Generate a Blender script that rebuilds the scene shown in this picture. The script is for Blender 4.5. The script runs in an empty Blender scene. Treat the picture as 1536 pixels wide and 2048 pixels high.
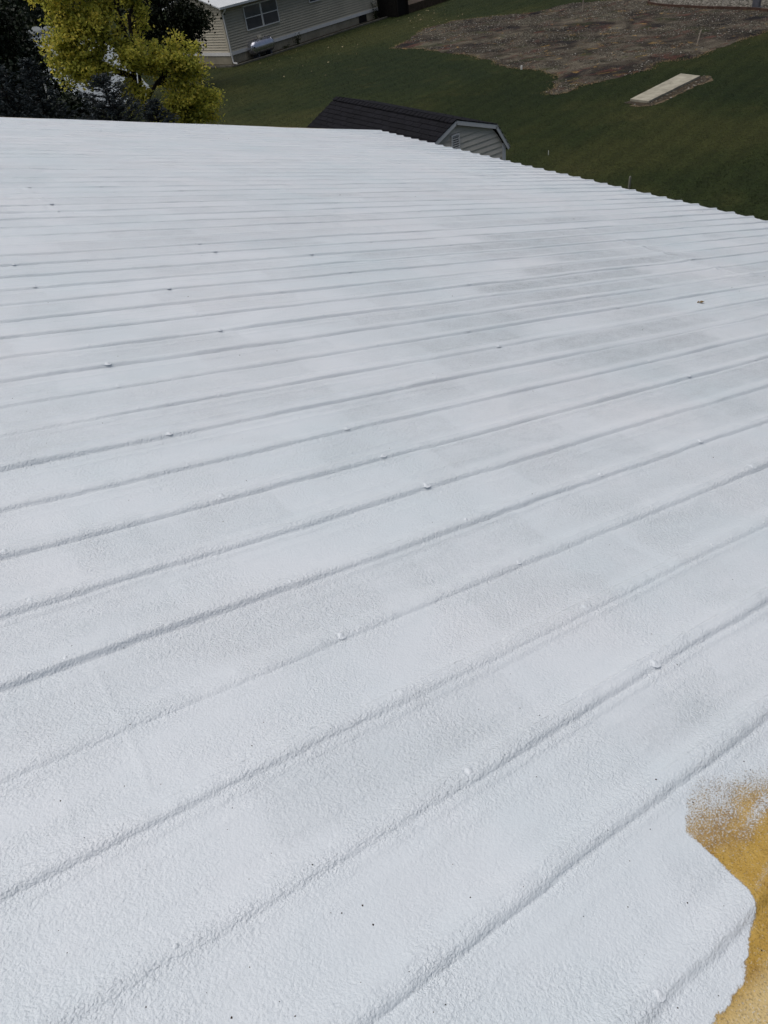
import bpy, math, random
import numpy as np
from mathutils import Matrix, Vector

random.seed(7)
RNG = np.random.default_rng(7)
S = bpy.context.scene
COL = S.collection
R = math.radians

# ------------------------------------------------------------------ camera
cam_d = bpy.data.cameras.new('camera')
cam = bpy.data.objects.new('camera', cam_d)
COL.objects.link(cam)
RIGHT = Vector((0.80884923, -0.57528347, -0.12170396))
DOWN = Vector((-0.45751798, -0.48569806, -0.74483199))
FWD = Vector((0.36937815, 0.65813854, -0.65605903))
CAM = Vector((0, 0, 6.5))
M = Matrix.Identity(4)
for i in range(3):
    M[i][0] = RIGHT[i]; M[i][1] = -DOWN[i]; M[i][2] = -FWD[i]; M[i][3] = CAM[i]
cam.matrix_world = M
cam_d.sensor_fit = 'VERTICAL'; cam_d.sensor_height = 36.0; cam_d.sensor_width = 27.0
cam_d.lens = 1420 / 2048 * 36.0
cam_d.clip_start = 0.05; cam_d.clip_end = 2000
S.camera = cam

# ------------------------------------------------------------------ sky, sun, exposure
SUN = Vector((-0.25, 0.20, 0.93)).normalized()
w = bpy.data.worlds.new('World'); S.world = w; w.use_nodes = True
nt = w.node_tree
bg = nt.nodes['Background']
sky = nt.nodes.new('ShaderNodeTexSky'); sky.sky_type = 'NISHITA'; sky.sun_disc = False
sky.sun_elevation = math.asin(SUN.z); sky.sun_rotation = math.atan2(SUN.x, SUN.y)
sky.dust_density = 6.0; sky.air_density = 1.0; sky.ozone_density = 1.0
nt.links.new(sky.outputs[0], bg.inputs[0]); bg.inputs[1].default_value = 0.055
sd = bpy.data.lights.new('sun', 'SUN'); sd.energy = 1.5; sd.angle = R(90); sd.color = (1.0, 0.975, 0.945)
so = bpy.data.objects.new('sun', sd); COL.objects.link(so)
so.rotation_euler = SUN.to_track_quat('Z', 'Y').to_euler()
vs = S.view_settings
vs.view_transform = 'Standard'; vs.look = 'None'; vs.gamma = 1.0; vs.use_curve_mapping = False
vs.exposure = 0.34

# ------------------------------------------------------------------ helpers
def tag(o, label=None, cat=None, group=None, kind=None):
    if label: o['label'] = label
    if cat: o['category'] = cat
    if group: o['group'] = group
    if kind: o['kind'] = kind
    return o

def thing(name, label, cat, loc=(0, 0, 0), rotz=0.0, group=None):
    o = bpy.data.objects.new(name, None); COL.objects.link(o)
    o.empty_display_size = 0.2
    o.location = loc; o.rotation_euler = (0, 0, rotz)
    return tag(o, label, cat, group)

def link(name, me, mat=None, parent=None, loc=None):
    o = bpy.data.objects.new(name, me); COL.objects.link(o)
    if mat is not None and not me.materials: me.materials.append(mat)
    if parent: o.parent = parent
    if loc is not None: o.location = loc
    return o

def np_mesh(name, V, F, smooth=False):
    """V (n,3) array, F (m,k) int array with constant k"""
    me = bpy.data.meshes.new(name)
    V = np.asarray(V, np.float32); F = np.asarray(F, np.int32)
    k = F.shape[1]
    me.vertices.add(len(V)); me.vertices.foreach_set('co', V.ravel())
    me.loops.add(F.size); me.loops.foreach_set('vertex_index', F.ravel())
    me.polygons.add(len(F))
    me.polygons.foreach_set('loop_start', np.arange(0, F.size, k, dtype=np.int32))
    me.polygons.foreach_set('loop_total', np.full(len(F), k, np.int32))
    me.update(calc_edges=True)
    me.polygons.foreach_set('use_smooth', np.full(len(F), smooth))
    return me

class MB:
    def __init__(s): s.v = []; s.f = []
    def add(s, vs, fs):
        n = len(s.v); s.v += [tuple(p) for p in vs]; s.f += [tuple(i + n for i in f) for f in fs]; return s
    def box(s, x0, x1, y0, y1, z0, z1):
        return s.add([(x0,y0,z0),(x1,y0,z0),(x1,y1,z0),(x0,y1,z0),(x0,y0,z1),(x1,y0,z1),(x1,y1,z1),(x0,y1,z1)],
                     [(0,3,2,1),(4,5,6,7),(0,1,5,4),(1,2,6,5),(2,3,7,6),(3,0,4,7)])
    def bar(s, a, b, wd, ht, up=(0, 0, 1)):
        a = Vector(a); b = Vector(b); d = (b - a).normalized(); u = Vector(up)
        l = d.cross(u).normalized() * wd / 2; u = l.cross(d).normalized() * ht / 2
        vs = [p + x * l + y * u for p in (a, b) for x, y in ((-1,-1),(1,-1),(1,1),(-1,1))]
        return s.add(vs, [(0,1,2,3),(7,6,5,4),(0,4,5,1),(1,5,6,2),(2,6,7,3),(3,7,4,0)])
    def tube(s, pts, rad, n=8, cap=True):
        pts = [Vector(p) for p in pts]; m = len(pts); rad = rad if hasattr(rad, '__len__') else [rad] * m
        vs = []; fs = []
        ref = None
        for i, p in enumerate(pts):
            d = (pts[min(i+1, m-1)] - pts[max(i-1, 0)]).normalized()
            if ref is None: ref = d.orthogonal().normalized()
            ref = (ref - d * ref.dot(d)).normalized(); e = d.cross(ref)
            for j in range(n):
                t = 2 * math.pi * j / n
                vs.append(p + (ref * math.cos(t) + e * math.sin(t)) * rad[i])
        for i in range(m - 1):
            for j in range(n):
                k = (j + 1) % n
                fs.append((i*n+j, i*n+k, (i+1)*n+k, (i+1)*n+j))
        if cap: fs += [tuple(range(n-1, -1, -1)), tuple(range((m-1)*n, m*n))]
        return s.add(vs, fs)
    def prism(s, outline, y0, y1):
        """outline of (x,z), extruded in y"""
        n = len(outline)
        vs = [(x, y0, z) for x, z in outline] + [(x, y1, z) for x, z in outline]
        fs = [tuple(range(n)), tuple(range(2*n-1, n-1, -1))]
        fs += [(i, i + n, (i+1) % n + n, (i+1) % n) for i in range(n)]
        return s.add(vs, fs)
    def mesh(s, name, smooth=False):
        me = bpy.data.meshes.new(name); me.from_pydata(s.v, [], s.f); me.update()
        if smooth: me.polygons.foreach_set('use_smooth', [True] * len(s.f))
        return me
    def build(s, name, mat, parent=None, smooth=False):
        return link(name, s.mesh(name, smooth), mat, parent)

# ---- vectorised value noise
def _h(ix, iy, seed):
    n = (ix.astype(np.int64) * 374761393 + iy.astype(np.int64) * 668265263 + seed * 974711) & 0xffffffff
    n = ((n ^ (n >> 13)) * 1274126177) & 0xffffffff
    n = n ^ (n >> 16)
    return (n & 0xffff) / 65535.0
def vnoise(x, y, seed=0):
    x = np.asarray(x, float); y = np.asarray(y, float)
    ix = np.floor(x); iy = np.floor(y); fx = x - ix; fy = y - iy
    fx = fx*fx*fx*(fx*(fx*6-15)+10); fy = fy*fy*fy*(fy*(fy*6-15)+10)
    a = _h(ix, iy, seed); b = _h(ix+1, iy, seed); c = _h(ix, iy+1, seed); d = _h(ix+1, iy+1, seed)
    return (a + (b-a)*fx)*(1-fy) + (c + (d-c)*fx)*fy
def sst(a, b, x):
    t = np.clip((x - a) / (b - a), 0, 1); return t*t*(3-2*t)

# ------------------------------------------------------------------ materials
class NM:
    def __init__(s, name):
        s.m = bpy.data.materials.new(name); s.m.use_nodes = True
        s.t = s.m.node_tree; s.n = s.t.nodes; s.b = s.n['Principled BSDF']; s.out = s.n['Material Output']
    def new(s, typ, **kw):
        nd = s.n.new(typ)
        for k, v in kw.items(): setattr(nd, k, v)
        return nd
    def link(s, a, b): s.t.links.new(a, b)
    def val(s, sock, v):
        if hasattr(v, 'is_output') or isinstance(v, bpy.types.NodeSocket): s.link(v, sock)
        else: sock.default_value = v
    def coord(s, kind='Object'): return s.new('ShaderNodeTexCoord').outputs[kind]
    def map(s, vec, scale):
        nd = s.new('ShaderNodeMapping'); s.link(vec, nd.inputs[0]); nd.inputs['Scale'].default_value = scale; return nd.outputs[0]
    def noise(s, vec, scale, detail=3, rough=0.55, dist=0.0):
        nd = s.new('ShaderNodeTexNoise'); s.link(vec, nd.inputs['Vector'])
        nd.inputs['Scale'].default_value = scale; nd.inputs['Detail'].default_value = detail
        nd.inputs['Roughness'].default_value = rough; nd.inputs['Distortion'].default_value = dist
        return nd.outputs['Fac']
    def vor(s, vec, scale, feat='F1', out='Distance'):
        nd = s.new('ShaderNodeTexVoronoi'); nd.feature = feat; s.link(vec, nd.inputs['Vector']); nd.inputs['Scale'].default_value = scale
        return nd.outputs[out]
    def ramp(s, fac, stops, interp='LINEAR'):
        nd = s.new('ShaderNodeValToRGB'); cr = nd.color_ramp; cr.interpolation = interp
        while len(cr.elements) < len(stops): cr.elements.new(0.5)
        for e, (p, c) in zip(cr.elements, stops):
            e.position = p; e.color = (c[0], c[1], c[2], 1) if hasattr(c, '__len__') else (c, c, c, 1)
        s.link(fac, nd.inputs[0]); return nd.outputs[0]
    def mix(s, fac, a, b, mode='MIX'):
        nd = s.new('ShaderNodeMix'); nd.data_type = 'RGBA'; nd.blend_type = mode
        s.val(nd.inputs[0], fac)
        for i, v in ((6, a), (7, b)):
            s.val(nd.inputs[i], v if isinstance(v, bpy.types.NodeSocket) else (v[0], v[1], v[2], 1))
        return nd.outputs[2]
    def math(s, op, a, b=0.0, c=None):
        nd = s.new('ShaderNodeMath'); nd.operation = op; s.val(nd.inputs[0], a); s.val(nd.inputs[1], b)
        if c is not None: s.val(nd.inputs[2], c)
        return nd.outputs[0]
    def mapr(s, v, a, b, c, d):
        nd = s.new('ShaderNodeMapRange'); s.link(v, nd.inputs[0])
        for i, x in enumerate((a, b, c, d)): s.val(nd.inputs[i + 1], x)
        return nd.outputs[0]
    def attr(s, name, out='Fac'):
        nd = s.new('ShaderNodeAttribute'); nd.attribute_name = name; return nd.outputs[out]
    def rand(s): return s.new('ShaderNodeObjectInfo').outputs['Random']
    def bump(s, h, strength, dist):
        nd = s.new('ShaderNodeBump'); s.link(h, nd.inputs['Height']); s.val(nd.inputs['Strength'], strength)
        nd.inputs['Distance'].default_value = dist; s.link(nd.outputs[0], s.b.inputs['Normal']); return nd
    def fin(s, col=None, rough=None, spec=None, metal=None):
        if col is not None: s.val(s.b.inputs['Base Color'], col if isinstance(col, bpy.types.NodeSocket) else (col[0], col[1], col[2], 1))
        if rough is not None: s.val(s.b.inputs['Roughness'], rough)
        if spec is not None: s.val(s.b.inputs['Specular IOR Level'], spec)
        if metal is not None: s.val(s.b.inputs['Metallic'], metal)
        return s.m

def worn(name, col, var=0.15, scale=6.0, rough=0.6, bump=0.0, spec=0.3, metal=0.0, objrand=0.0):
    n = NM(name); c = n.coord()
    f = n.noise(c, scale, 5, 0.6)
    dark = tuple(x * (1 - var) for x in col); lite = tuple(min(1, x * (1 + var)) for x in col)
    k = n.ramp(f, [(0.3, dark), (0.7, lite)])
    if objrand:
        k = n.mix(1.0, k, n.ramp(n.rand(), [(0, 1 - objrand), (1, 1 + 0.0)]), 'MULTIPLY')
    if bump: n.bump(n.noise(c, scale * 12, 3), bump, 0.01)
    return n.fin(k, rough, spec, metal)

def mat_coating():
    n = NM('white_elastomeric_coating'); c = n.coord()
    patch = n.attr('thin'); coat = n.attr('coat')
    # orange-peel and ripples of the sprayed foam
    warp = n.noise(c, 2.6, 3, 0.6, 0.8)
    fine = n.noise(c, 235, 2, 0.5, 0.2)
    rip = n.noise(n.map(c, (0.75, 1.0, 1.0)), 150, 2, 0.5, 0.25)
    mid = n.noise(c, 26, 2, 0.5)
    hgt = n.math('ADD', n.math('MULTIPLY', rip, 0.62), n.math('MULTIPLY', fine, 0.55))
    hgt = n.math('ADD', hgt, n.math('MULTIPLY', mid, 0.22))
    amt = n.math('ADD', n.mapr(warp, 0.38, 0.62, 0.28, 0.92), n.math('MULTIPLY', patch, 0.7))
    amt = n.math('ADD', amt, n.math('MULTIPLY', n.attr('rough'), 0.5))
    # white coat colours
    big = n.noise(c, 0.9, 4, 0.6)
    white = n.ramp(big, [(0.30, (0.60, 0.675, 0.72)), (0.52, (0.655, 0.705, 0.748)), (0.72, (0.675, 0.708, 0.745))])
    blot = n.noise(n.map(c, (0.8, 1.5, 1)), 3.2, 3, 0.6, 1.2)
    white = n.mix(n.mapr(blot, 0.50, 0.62, 0.0, 0.40), white, (0.60, 0.655, 0.695))
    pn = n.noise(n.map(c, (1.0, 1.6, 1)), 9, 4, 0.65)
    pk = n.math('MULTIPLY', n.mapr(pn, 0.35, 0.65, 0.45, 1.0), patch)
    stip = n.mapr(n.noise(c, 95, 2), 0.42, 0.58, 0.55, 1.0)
    white = n.mix(n.math('MULTIPLY', pk, stip), white, (0.37, 0.415, 0.445))  # stippled grey: thin coat plus painted shade of the rough texture
    # bare yellow foam
    yel = n.ramp(n.noise(c, 11, 4, 0.65), [(0.34, (0.31, 0.178, 0.030)), (0.5, (0.45, 0.285, 0.058)), (0.66, (0.52, 0.345, 0.085))])
    yel = n.mix(n.attr('mist'), yel, (0.58, 0.44, 0.20))
    yel = n.mix(n.mapr(coat, 0.25, 0.95, 0.0, 0.8), yel, (0.13, 0.085, 0.03))  # browned where the coat breaks up: shadow of the pits painted in
    pores = n.mapr(n.noise(c, 330, 2), 0.34, 0.46, 0.62, 1.0)
    yel = n.mix(1.0, yel, pores, 'MULTIPLY')
    st = n.noise(n.map(c, (0.8, 1.15, 1.0)), 300, 2, 0.55, 0.2)
    st = n.mapr(st, 0.30, 0.70, 0.0, 1.0)
    k = n.mapr(n.math('SUBTRACT', coat, st), -0.20, 0.34, 0.0, 1.0)
    soft_k = n.mapr(coat, 0.05, 1.0, 0.0, 1.0)
    k = n.math('ADD', n.math('MULTIPLY', k, 0.7), n.math('MULTIPLY', soft_k, 0.3))
    col = n.mix(k, yel, white)
    hgt = n.math('ADD', hgt, n.math('MULTIPLY', k, 0.25))
    n.bump(hgt, amt, 0.0050)
    return n.fin(col, n.mapr(rip, 0.3, 0.7, 0.36, 0.52), 0.45)

def mat_leaf(name, stops, trans=0.35, rough=0.55):
    n = NM(name)
    col = n.ramp(n.attr('tint'), stops)
    n.fin(col, rough, 0.25)
    tr = n.new('ShaderNodeBsdfTranslucent'); n.link(col, tr.inputs[0])
    mx = n.new('ShaderNodeMixShader'); mx.inputs[0].default_value = trans
    n.link(n.b.outputs[0], mx.inputs[1]); n.link(tr.outputs[0], mx.inputs[2]); n.link(mx.outputs[0], n.out.inputs[0])
    return n.m

def mat_lawn(name, blades=False):
    n = NM(name); c = n.coord()
    big = n.noise(c, 0.11, 4, 0.6); mid = n.noise(c, 0.9, 4, 0.7); fine = n.noise(c, 8.0, 6, 0.8)
    a = n.ramp(big, [(0.38, (0.012, 0.021, 0.007)), (0.5, (0.020, 0.029, 0.008)), (0.60, (0.040, 0.044, 0.013))])
    b = n.ramp(mid, [(0.3, (0.012, 0.021, 0.007)), (0.7, (0.030, 0.036, 0.011))])
    k = n.mix(0.35, a, b)
    # mower passes, roughly along the home
    wv = n.new('ShaderNodeTexWave'); mp = n.new('ShaderNodeMapping'); n.link(c, mp.inputs[0]); mp.inputs['Rotation'].default_value = (0, 0, R(-16)); n.link(mp.outputs[0], wv.inputs[0])
    wv.bands_direction = 'Y'; wv.inputs['Scale'].default_value = 0.42; wv.inputs['Distortion'].default_value = 1.6; wv.inputs['Detail'].default_value = 2; wv.inputs['Detail Scale'].default_value = 0.6
    k = n.mix(0.5, k, n.ramp(wv.outputs['Fac'], [(0.2, 0.86), (0.8, 1.14)]), 'MULTIPLY')
    dry = n.mapr(n.noise(c, 0.45, 5, 0.7), 0.58, 0.70, 0.0, 0.55)
    k = n.mix(dry, k, (0.046, 0.046, 0.016))
    f = n.ramp(fine, [(0.30, 0.52), (0.5, 1.0), (0.70, 1.55)])
    k = n.mix(1.0, k, f, 'MULTIPLY')
    if blades:
        k = n.mix(1.0, k, n.ramp(n.attr('tint'), [(0, (0.92, 0.95, 0.9)), (0.9, (1.12, 1.1, 1.05)), (1, (1.4, 1.3, 1.1))]), 'MULTIPLY')
        n.fin(k, 0.6, 0.15)
    else:
        n.bump(fine, 0.6, 0.05); n.fin(k, 0.85, 0.1)
    return n.m

def mat_dirt():
    n = NM('bare_gravelly_dirt'); c = n.coord()
    big = n.noise(c, 0.33, 5, 0.65, 0.6); mid = n.noise(c, 1.1, 5, 0.7, 0.4); fine = n.noise(c, 14, 4, 0.8)
    k = n.ramp(big, [(0.38, (0.015, 0.014, 0.015)), (0.45, (0.034, 0.029, 0.024)), (0.52, (0.074, 0.064, 0.049)), (0.60, (0.098, 0.088, 0.067)), (0.68, (0.055, 0.054, 0.037))])
    red = n.mapr(n.noise(n.map(c, (0.6, 1.3, 1)), 0.9, 5, 0.7), 0.54, 0.62, 0, 0.8)
    k = n.mix(red, k, (0.085, 0.038, 0.030))
    straw = n.mapr(n.noise(c, 1.2, 4, 0.65, 0.8), 0.61, 0.66, 0, 0.85)
    k = n.mix(straw, k, (0.21, 0.135, 0.050))
    grn = n.mapr(n.noise(c, 0.62, 4, 0.7, 0.3), 0.56, 0.64, 0, 0.7)
    k = n.mix(grn, k, (0.030, 0.037, 0.015))
    k = n.mix(0.8, k, n.ramp(mid, [(0.33, 0.35), (0.67, 1.7)]), 'MULTIPLY')
    k = n.mix(1.0, k, n.ramp(fine, [(0.3, 0.35), (0.52, 1.0), (0.7, 2.2)]), 'MULTIPLY')
    n.bump(fine, 0.8, 0.05)
    return n.fin(k, 0.95, 0.1)

MAT = {}
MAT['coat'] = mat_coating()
MAT['trim_tan'] = worn('tan_trim_metal', (0.42, 0.33, 0.20), 0.15, 4, 0.5)
MAT['steel_wall'] = worn('painted_wall_metal', (0.45, 0.43, 0.38), 0.08, 2, 0.5)
MAT['lawn'] = mat_lawn('mown_grass_ground')
MAT['blades'] = mat_lawn('grass_blades', True)
MAT['dirt'] = mat_dirt()
MAT['soil'] = worn('dug_soil', (0.050, 0.040, 0.028), 0.6, 7, 0.95, 0.8, 0.1)
MAT['straw'] = worn('pale_dry_soil', (0.115, 0.09, 0.058), 0.5, 9, 0.95, 0.8, 0.1)
MAT['concrete'] = worn('weathered_concrete', (0.31, 0.295, 0.235), 0.3, 3.5, 0.9, 0.3, 0.2)
MAT['drive'] = worn('pale_concrete_drive', (0.215, 0.245, 0.265), 0.15, 0.6, 0.85, 0.2, 0.2)
MAT['kerb'] = worn('dirty_concrete_edging', (0.13, 0.125, 0.105), 0.3, 3, 0.9, 0.3, 0.2)
MAT['rust'] = worn('rusty_edging', (0.07, 0.042, 0.032), 0.4, 6, 0.8, 0.3, 0.2)
MAT['siding_tan'] = worn('tan_vinyl_siding', (0.50, 0.46, 0.365), 0.10, 0.8, 0.6, 0.0, 0.25)
MAT['skirt'] = worn('tan_skirting', (0.29, 0.265, 0.20), 0.22, 1.5, 0.7, 0.0, 0.2)
MAT['white_trim'] = worn('white_trim_paint', (0.74, 0.74, 0.72), 0.08, 3, 0.5)
MAT['white_metal'] = worn('white_roof_metal', (0.60, 0.63, 0.64), 0.06, 1.5, 0.45)
MAT['siding_grey'] = worn('grey_vinyl_siding', (0.66, 0.625, 0.545), 0.06, 1.2, 0.55, 0.0, 0.3, objrand=0.10)
MAT['trim_grey'] = worn('pale_grey_trim', (0.68, 0.69, 0.69), 0.06, 3, 0.5)
MAT['shingle'] = worn('charcoal_asphalt_shingle', (0.0085, 0.0088, 0.0125), 0.3, 30, 0.9, 0.5, 0.15, objrand=0.35)
MAT['dark'] = worn('dark_opening', (0.012, 0.011, 0.010), 0.3, 5, 0.9)
MAT['deck_wood'] = worn('dark_brown_wood', (0.009, 0.008, 0.0072), 0.35, 8, 0.8, 0.3, 0.2)  # even dark brown wood of the deck
MAT['timber'] = worn('weathered_timber', (0.055, 0.041, 0.028), 0.4, 5, 0.85, 0.4, 0.2)
MAT['stake'] = worn('pale_wood_stake', (0.30, 0.26, 0.21), 0.2, 12, 0.8)
MAT['marker'] = worn('white_plastic', (0.70, 0.71, 0.68), 0.08, 12, 0.5)
MAT['bluegrey'] = worn('blue_grey_metal', (0.12, 0.125, 0.145), 0.3, 6, 0.5, metal=0.3)
MAT['tank'] = worn('silver_tank_paint', (0.55, 0.56, 0.62), 0.12, 3, 0.22, 0.0, 0.6, metal=0.85)
MAT['tank_dome'] = worn('tank_dome_paint', (0.30, 0.29, 0.24), 0.12, 4, 0.45)
MAT['bark'] = worn('dark_bark', (0.030, 0.024, 0.019), 0.4, 9, 0.9, 0.6, 0.1)
MAT['speck'] = worn('dirt_and_reflection_speck', (0.035, 0.026, 0.018), 0.4, 40, 0.9)  # roof dirt, and the reflection flecks added on the tank
MAT['dead_leaf'] = worn('dead_leaf', (0.22, 0.15, 0.06), 0.35, 40, 0.7)
n = NM('pebble_stone'); MAT['pebble'] = n.fin(n.ramp(n.attr('tint'), [(0, (0.04, 0.036, 0.03)), (0.5, (0.085, 0.078, 0.062)), (0.85, (0.15, 0.14, 0.115)), (1, (0.32, 0.31, 0.28))]), 0.9, 0.2)
n = NM('bed_stone'); MAT['bedstone'] = n.fin(n.ramp(n.attr('tint'), [(0, (0.07, 0.065, 0.055)), (0.5, (0.17, 0.16, 0.135)), (1, (0.30, 0.285, 0.25))]), 0.9, 0.2)
n = NM('window_glass'); c = n.coord()
MAT['glass'] = n.fin(n.ramp(n.noise(c, 0.7, 2), [(0.3, (0.09, 0.10, 0.105)), (0.7, (0.15, 0.16, 0.165))]), 0.08, 0.5)
n = NM('screened_sash'); MAT['screen'] = n.fin(n.ramp(n.noise(n.coord(), 0.9, 2), [(0.3, (0.07, 0.072, 0.075)), (0.7, (0.11, 0.112, 0.115))]), 0.5, 0.3)
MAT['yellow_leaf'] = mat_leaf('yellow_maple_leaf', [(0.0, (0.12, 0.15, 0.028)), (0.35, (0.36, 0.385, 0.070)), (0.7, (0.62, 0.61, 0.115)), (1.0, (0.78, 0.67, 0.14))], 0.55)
MAT['dark_leaf'] = mat_leaf('dark_green_leaf', [(0, (0.008, 0.012, 0.006)), (0.7, (0.018, 0.026, 0.010)), (1, (0.035, 0.042, 0.016))], 0.12)
MAT['ever_leaf'] = mat_leaf('evergreen_leaf', [(0, (0.008, 0.013, 0.008)), (0.7, (0.016, 0.028, 0.013)), (1, (0.030, 0.044, 0.018))], 0.08)
MAT['spruce'] = mat_leaf('blue_spruce_needle', [(0, (0.016, 0.022, 0.022)), (0.6, (0.036, 0.048, 0.052)), (1, (0.075, 0.095, 0.105))], 0.05)
MAT['weed'] = mat_leaf('weed_leaf', [(0, (0.02, 0.03, 0.01)), (1, (0.05, 0.055, 0.02))], 0.2)

# ------------------------------------------------------------------ the ground
def poly_sheet(name, pts, z, mat, kind='structure', jag=0.0, seg=0.25, seed=0, label=None):
    out = []
    n_ = len(pts)
    for i in range(n_):
        a = np.array(pts[i]); b = np.array(pts[(i+1) % n_]); L = np.linalg.norm(b - a); k = max(1, int(L / seg))
        nn = np.array([-(b-a)[1], (b-a)[0]]) / max(L, 1e-6)
        for j in range(k):
            p = a + (b - a) * j / k
            if jag:
                d = (vnoise(p[0]*1.3, p[1]*1.3, seed) - 0.5) * 2 * jag + (vnoise(p[0]*5, p[1]*5, seed+1) - 0.5) * jag
                p = p + nn * float(d)
            out.append((p[0], p[1], z))
    me = bpy.data.meshes.new(name); me.from_pydata(out, [], [tuple(range(len(out)))]); me.update()
    if me.polygons[0].normal.z < 0: me.flip_normals()
    o = link(name, me, mat); tag(o, label, None, None, kind)
    return o, np.array(out)[:, :2]

def inside(P, poly):
    x, y = P[:, 0], P[:, 1]; r = np.zeros(len(P), bool); n_ = len(poly)
    for i in range(n_):
        x0, y0 = poly[i]; x1, y1 = poly[(i+1) % n_]
        if y0 == y1: continue
        c_ = ((y0 > y) != (y1 > y)) & (x < (x1 - x0) * (y - y0) / (y1 - y0) + x0)
        r ^= c_
    return r

g = MB(); g.add([(-300, -300, 0), (400, -300, 0), (400, 500, 0), (-300, 500, 0)], [(0, 1, 2, 3)])
tag(g.build('lawn', MAT['lawn']), 'dark green mown lawn', None, None, 'structure')

DIRT = [(36.4,22.0),(33.01,19.97),(32.19,20.38),(30.55,20.25),(29.23,20.08),(28.16,19.96),(27.44,20.89),(25.47,20.45),(24.78,20.68),(23.45,21.04),(22.4,21.04),(21.79,21.31),(22.9,22.3),(24.13,23.09),(24.49,24.55),(24.54,25.77),(24.63,26.94),(25.32,28.67),(25.84,31.02),(26.08,33.61),(25.81,36.88),(27.19,37.62),(30.42,39.77),(32.55,39.86),(33.42,38.86),(34.26,38.06),(34.74,37.11),(35.97,35.95),(37.79,36.17),(38.75,35.52),(39.09,33.61),(39.9,32.0),(39.3,31.0),(38.45,30.4),(37.9,29.1),(37.6,27.2),(37.5,25.0),(37.3,23.2)]
_, DIRTP = poly_sheet('bare_dirt', DIRT, 0.008, MAT['dirt'], jag=0.22, seg=0.12, seed=3)
_, RIMS = poly_sheet('pale_soil', [(21.7,17.7),(21.68,17.2),(22.0,16.92),(22.4,16.84),(23.4,16.98),(24.8,17.2),(25.5,17.2),(25.8,17.35),(26.05,17.7),(25.8,18.0),(25.5,18.0),(22.4,17.4)], 0.004, MAT['straw'], jag=0.10, seg=0.06, seed=11)
_, RIMP = poly_sheet('dug_soil', [(21.95,17.95),(21.85,17.3),(22.05,17.02),(22.4,16.95),(23.4,17.12),(24.8,17.36),(25.43,17.38),(25.68,17.48),(25.9,17.75),(25.86,18.68),(25.0,18.6),(22.9,18.2),(22.2,18.02)], 0.009, MAT['soil'], jag=0.08, seg=0.06, seed=15)
_, BEDP = poly_sheet('gravel_bed', [(38.5,30.5),(38.15,29.81),(37.93,29.16),(37.79,28.43),(37.7,27.3),(37.54,26.3),(37.58,24.67),(37.45,23.53),(37.19,22.6),(37.1,20),(48,18),(48,31.5),(39.3,31.1)], 0.016, worn('grey_gravel_ground', (0.15, 0.14, 0.12), 0.45, 9, 0.95, 0.8), jag=0.03, seg=0.3, seed=8)
_, DRVP = poly_sheet('concrete_drive', [(9.8,41.5),(12.0,40.0),(14.0,42.0),(16.4,52.0),(19.0,62.0),(25.0,95.0),(15.0,95.0),(11.0,55.0)], 0.012, MAT['drive'], jag=0.05, seg=1.0)
bj = MB()
for a_, b_ in (((10.2, 41.2, .0145), (15.0, 44.2, .0145)), ((11.0, 49.5, .0145), (16.6, 52.5, .0145)), ((12.0, 58.0, .0145), (18.3, 58.4, .0145))):
    bj.bar(a_, b_, 0.07, 0.002)
tag(bj.build('drive_joint', MAT['dark']), None, None, None, 'structure')

# rusty edging round the gravel bed (a strip standing 10 cm high)
eb = MB()
ep = [(39.3,31.05),(38.9,30.9),(38.5,30.56),(38.15,29.81),(37.93,29.16),(37.79,28.43),(37.7,27.3),(37.54,26.3),(37.58,24.67),(37.45,23.53),(37.19,22.69),(37.05,20.0)]
for a_, b_ in zip(ep[:-1], ep[1:]): eb.bar((a_[0], a_[1], 0.06), (b_[0], b_[1], 0.06), 0.06, 0.12)
tag(eb.build('bed_edging', MAT['rust']), 'rusty edging strip around the grey gravel bed', 'edging')
cb = MB(); cb.bar((39.35, 31.15, 0.07), (39.75, 26.9, 0.07), 0.22, 0.14)
tag(cb.build('concrete_kerb', MAT['concrete']), 'pale concrete kerb at the back of the gravel bed', 'kerb')

# concrete slab
sl = MB(); pp = [(22.21,17.97),(25.77,18.68),(25.72,17.82),(22.25,17.23)]
vs_ = [(x, y, 0.0) for x, y in pp] + [(x, y, 0.075) for x, y in pp]
sl.add(vs_, [(0,1,2,3),(7,6,5,4),(0,4,5,1),(1,5,6,2),(2,6,7,3),(3,7,4,0)])
tag(sl.build('concrete_slab', MAT['concrete']), 'long narrow pale concrete slab lying in the lawn', 'slab')

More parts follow.
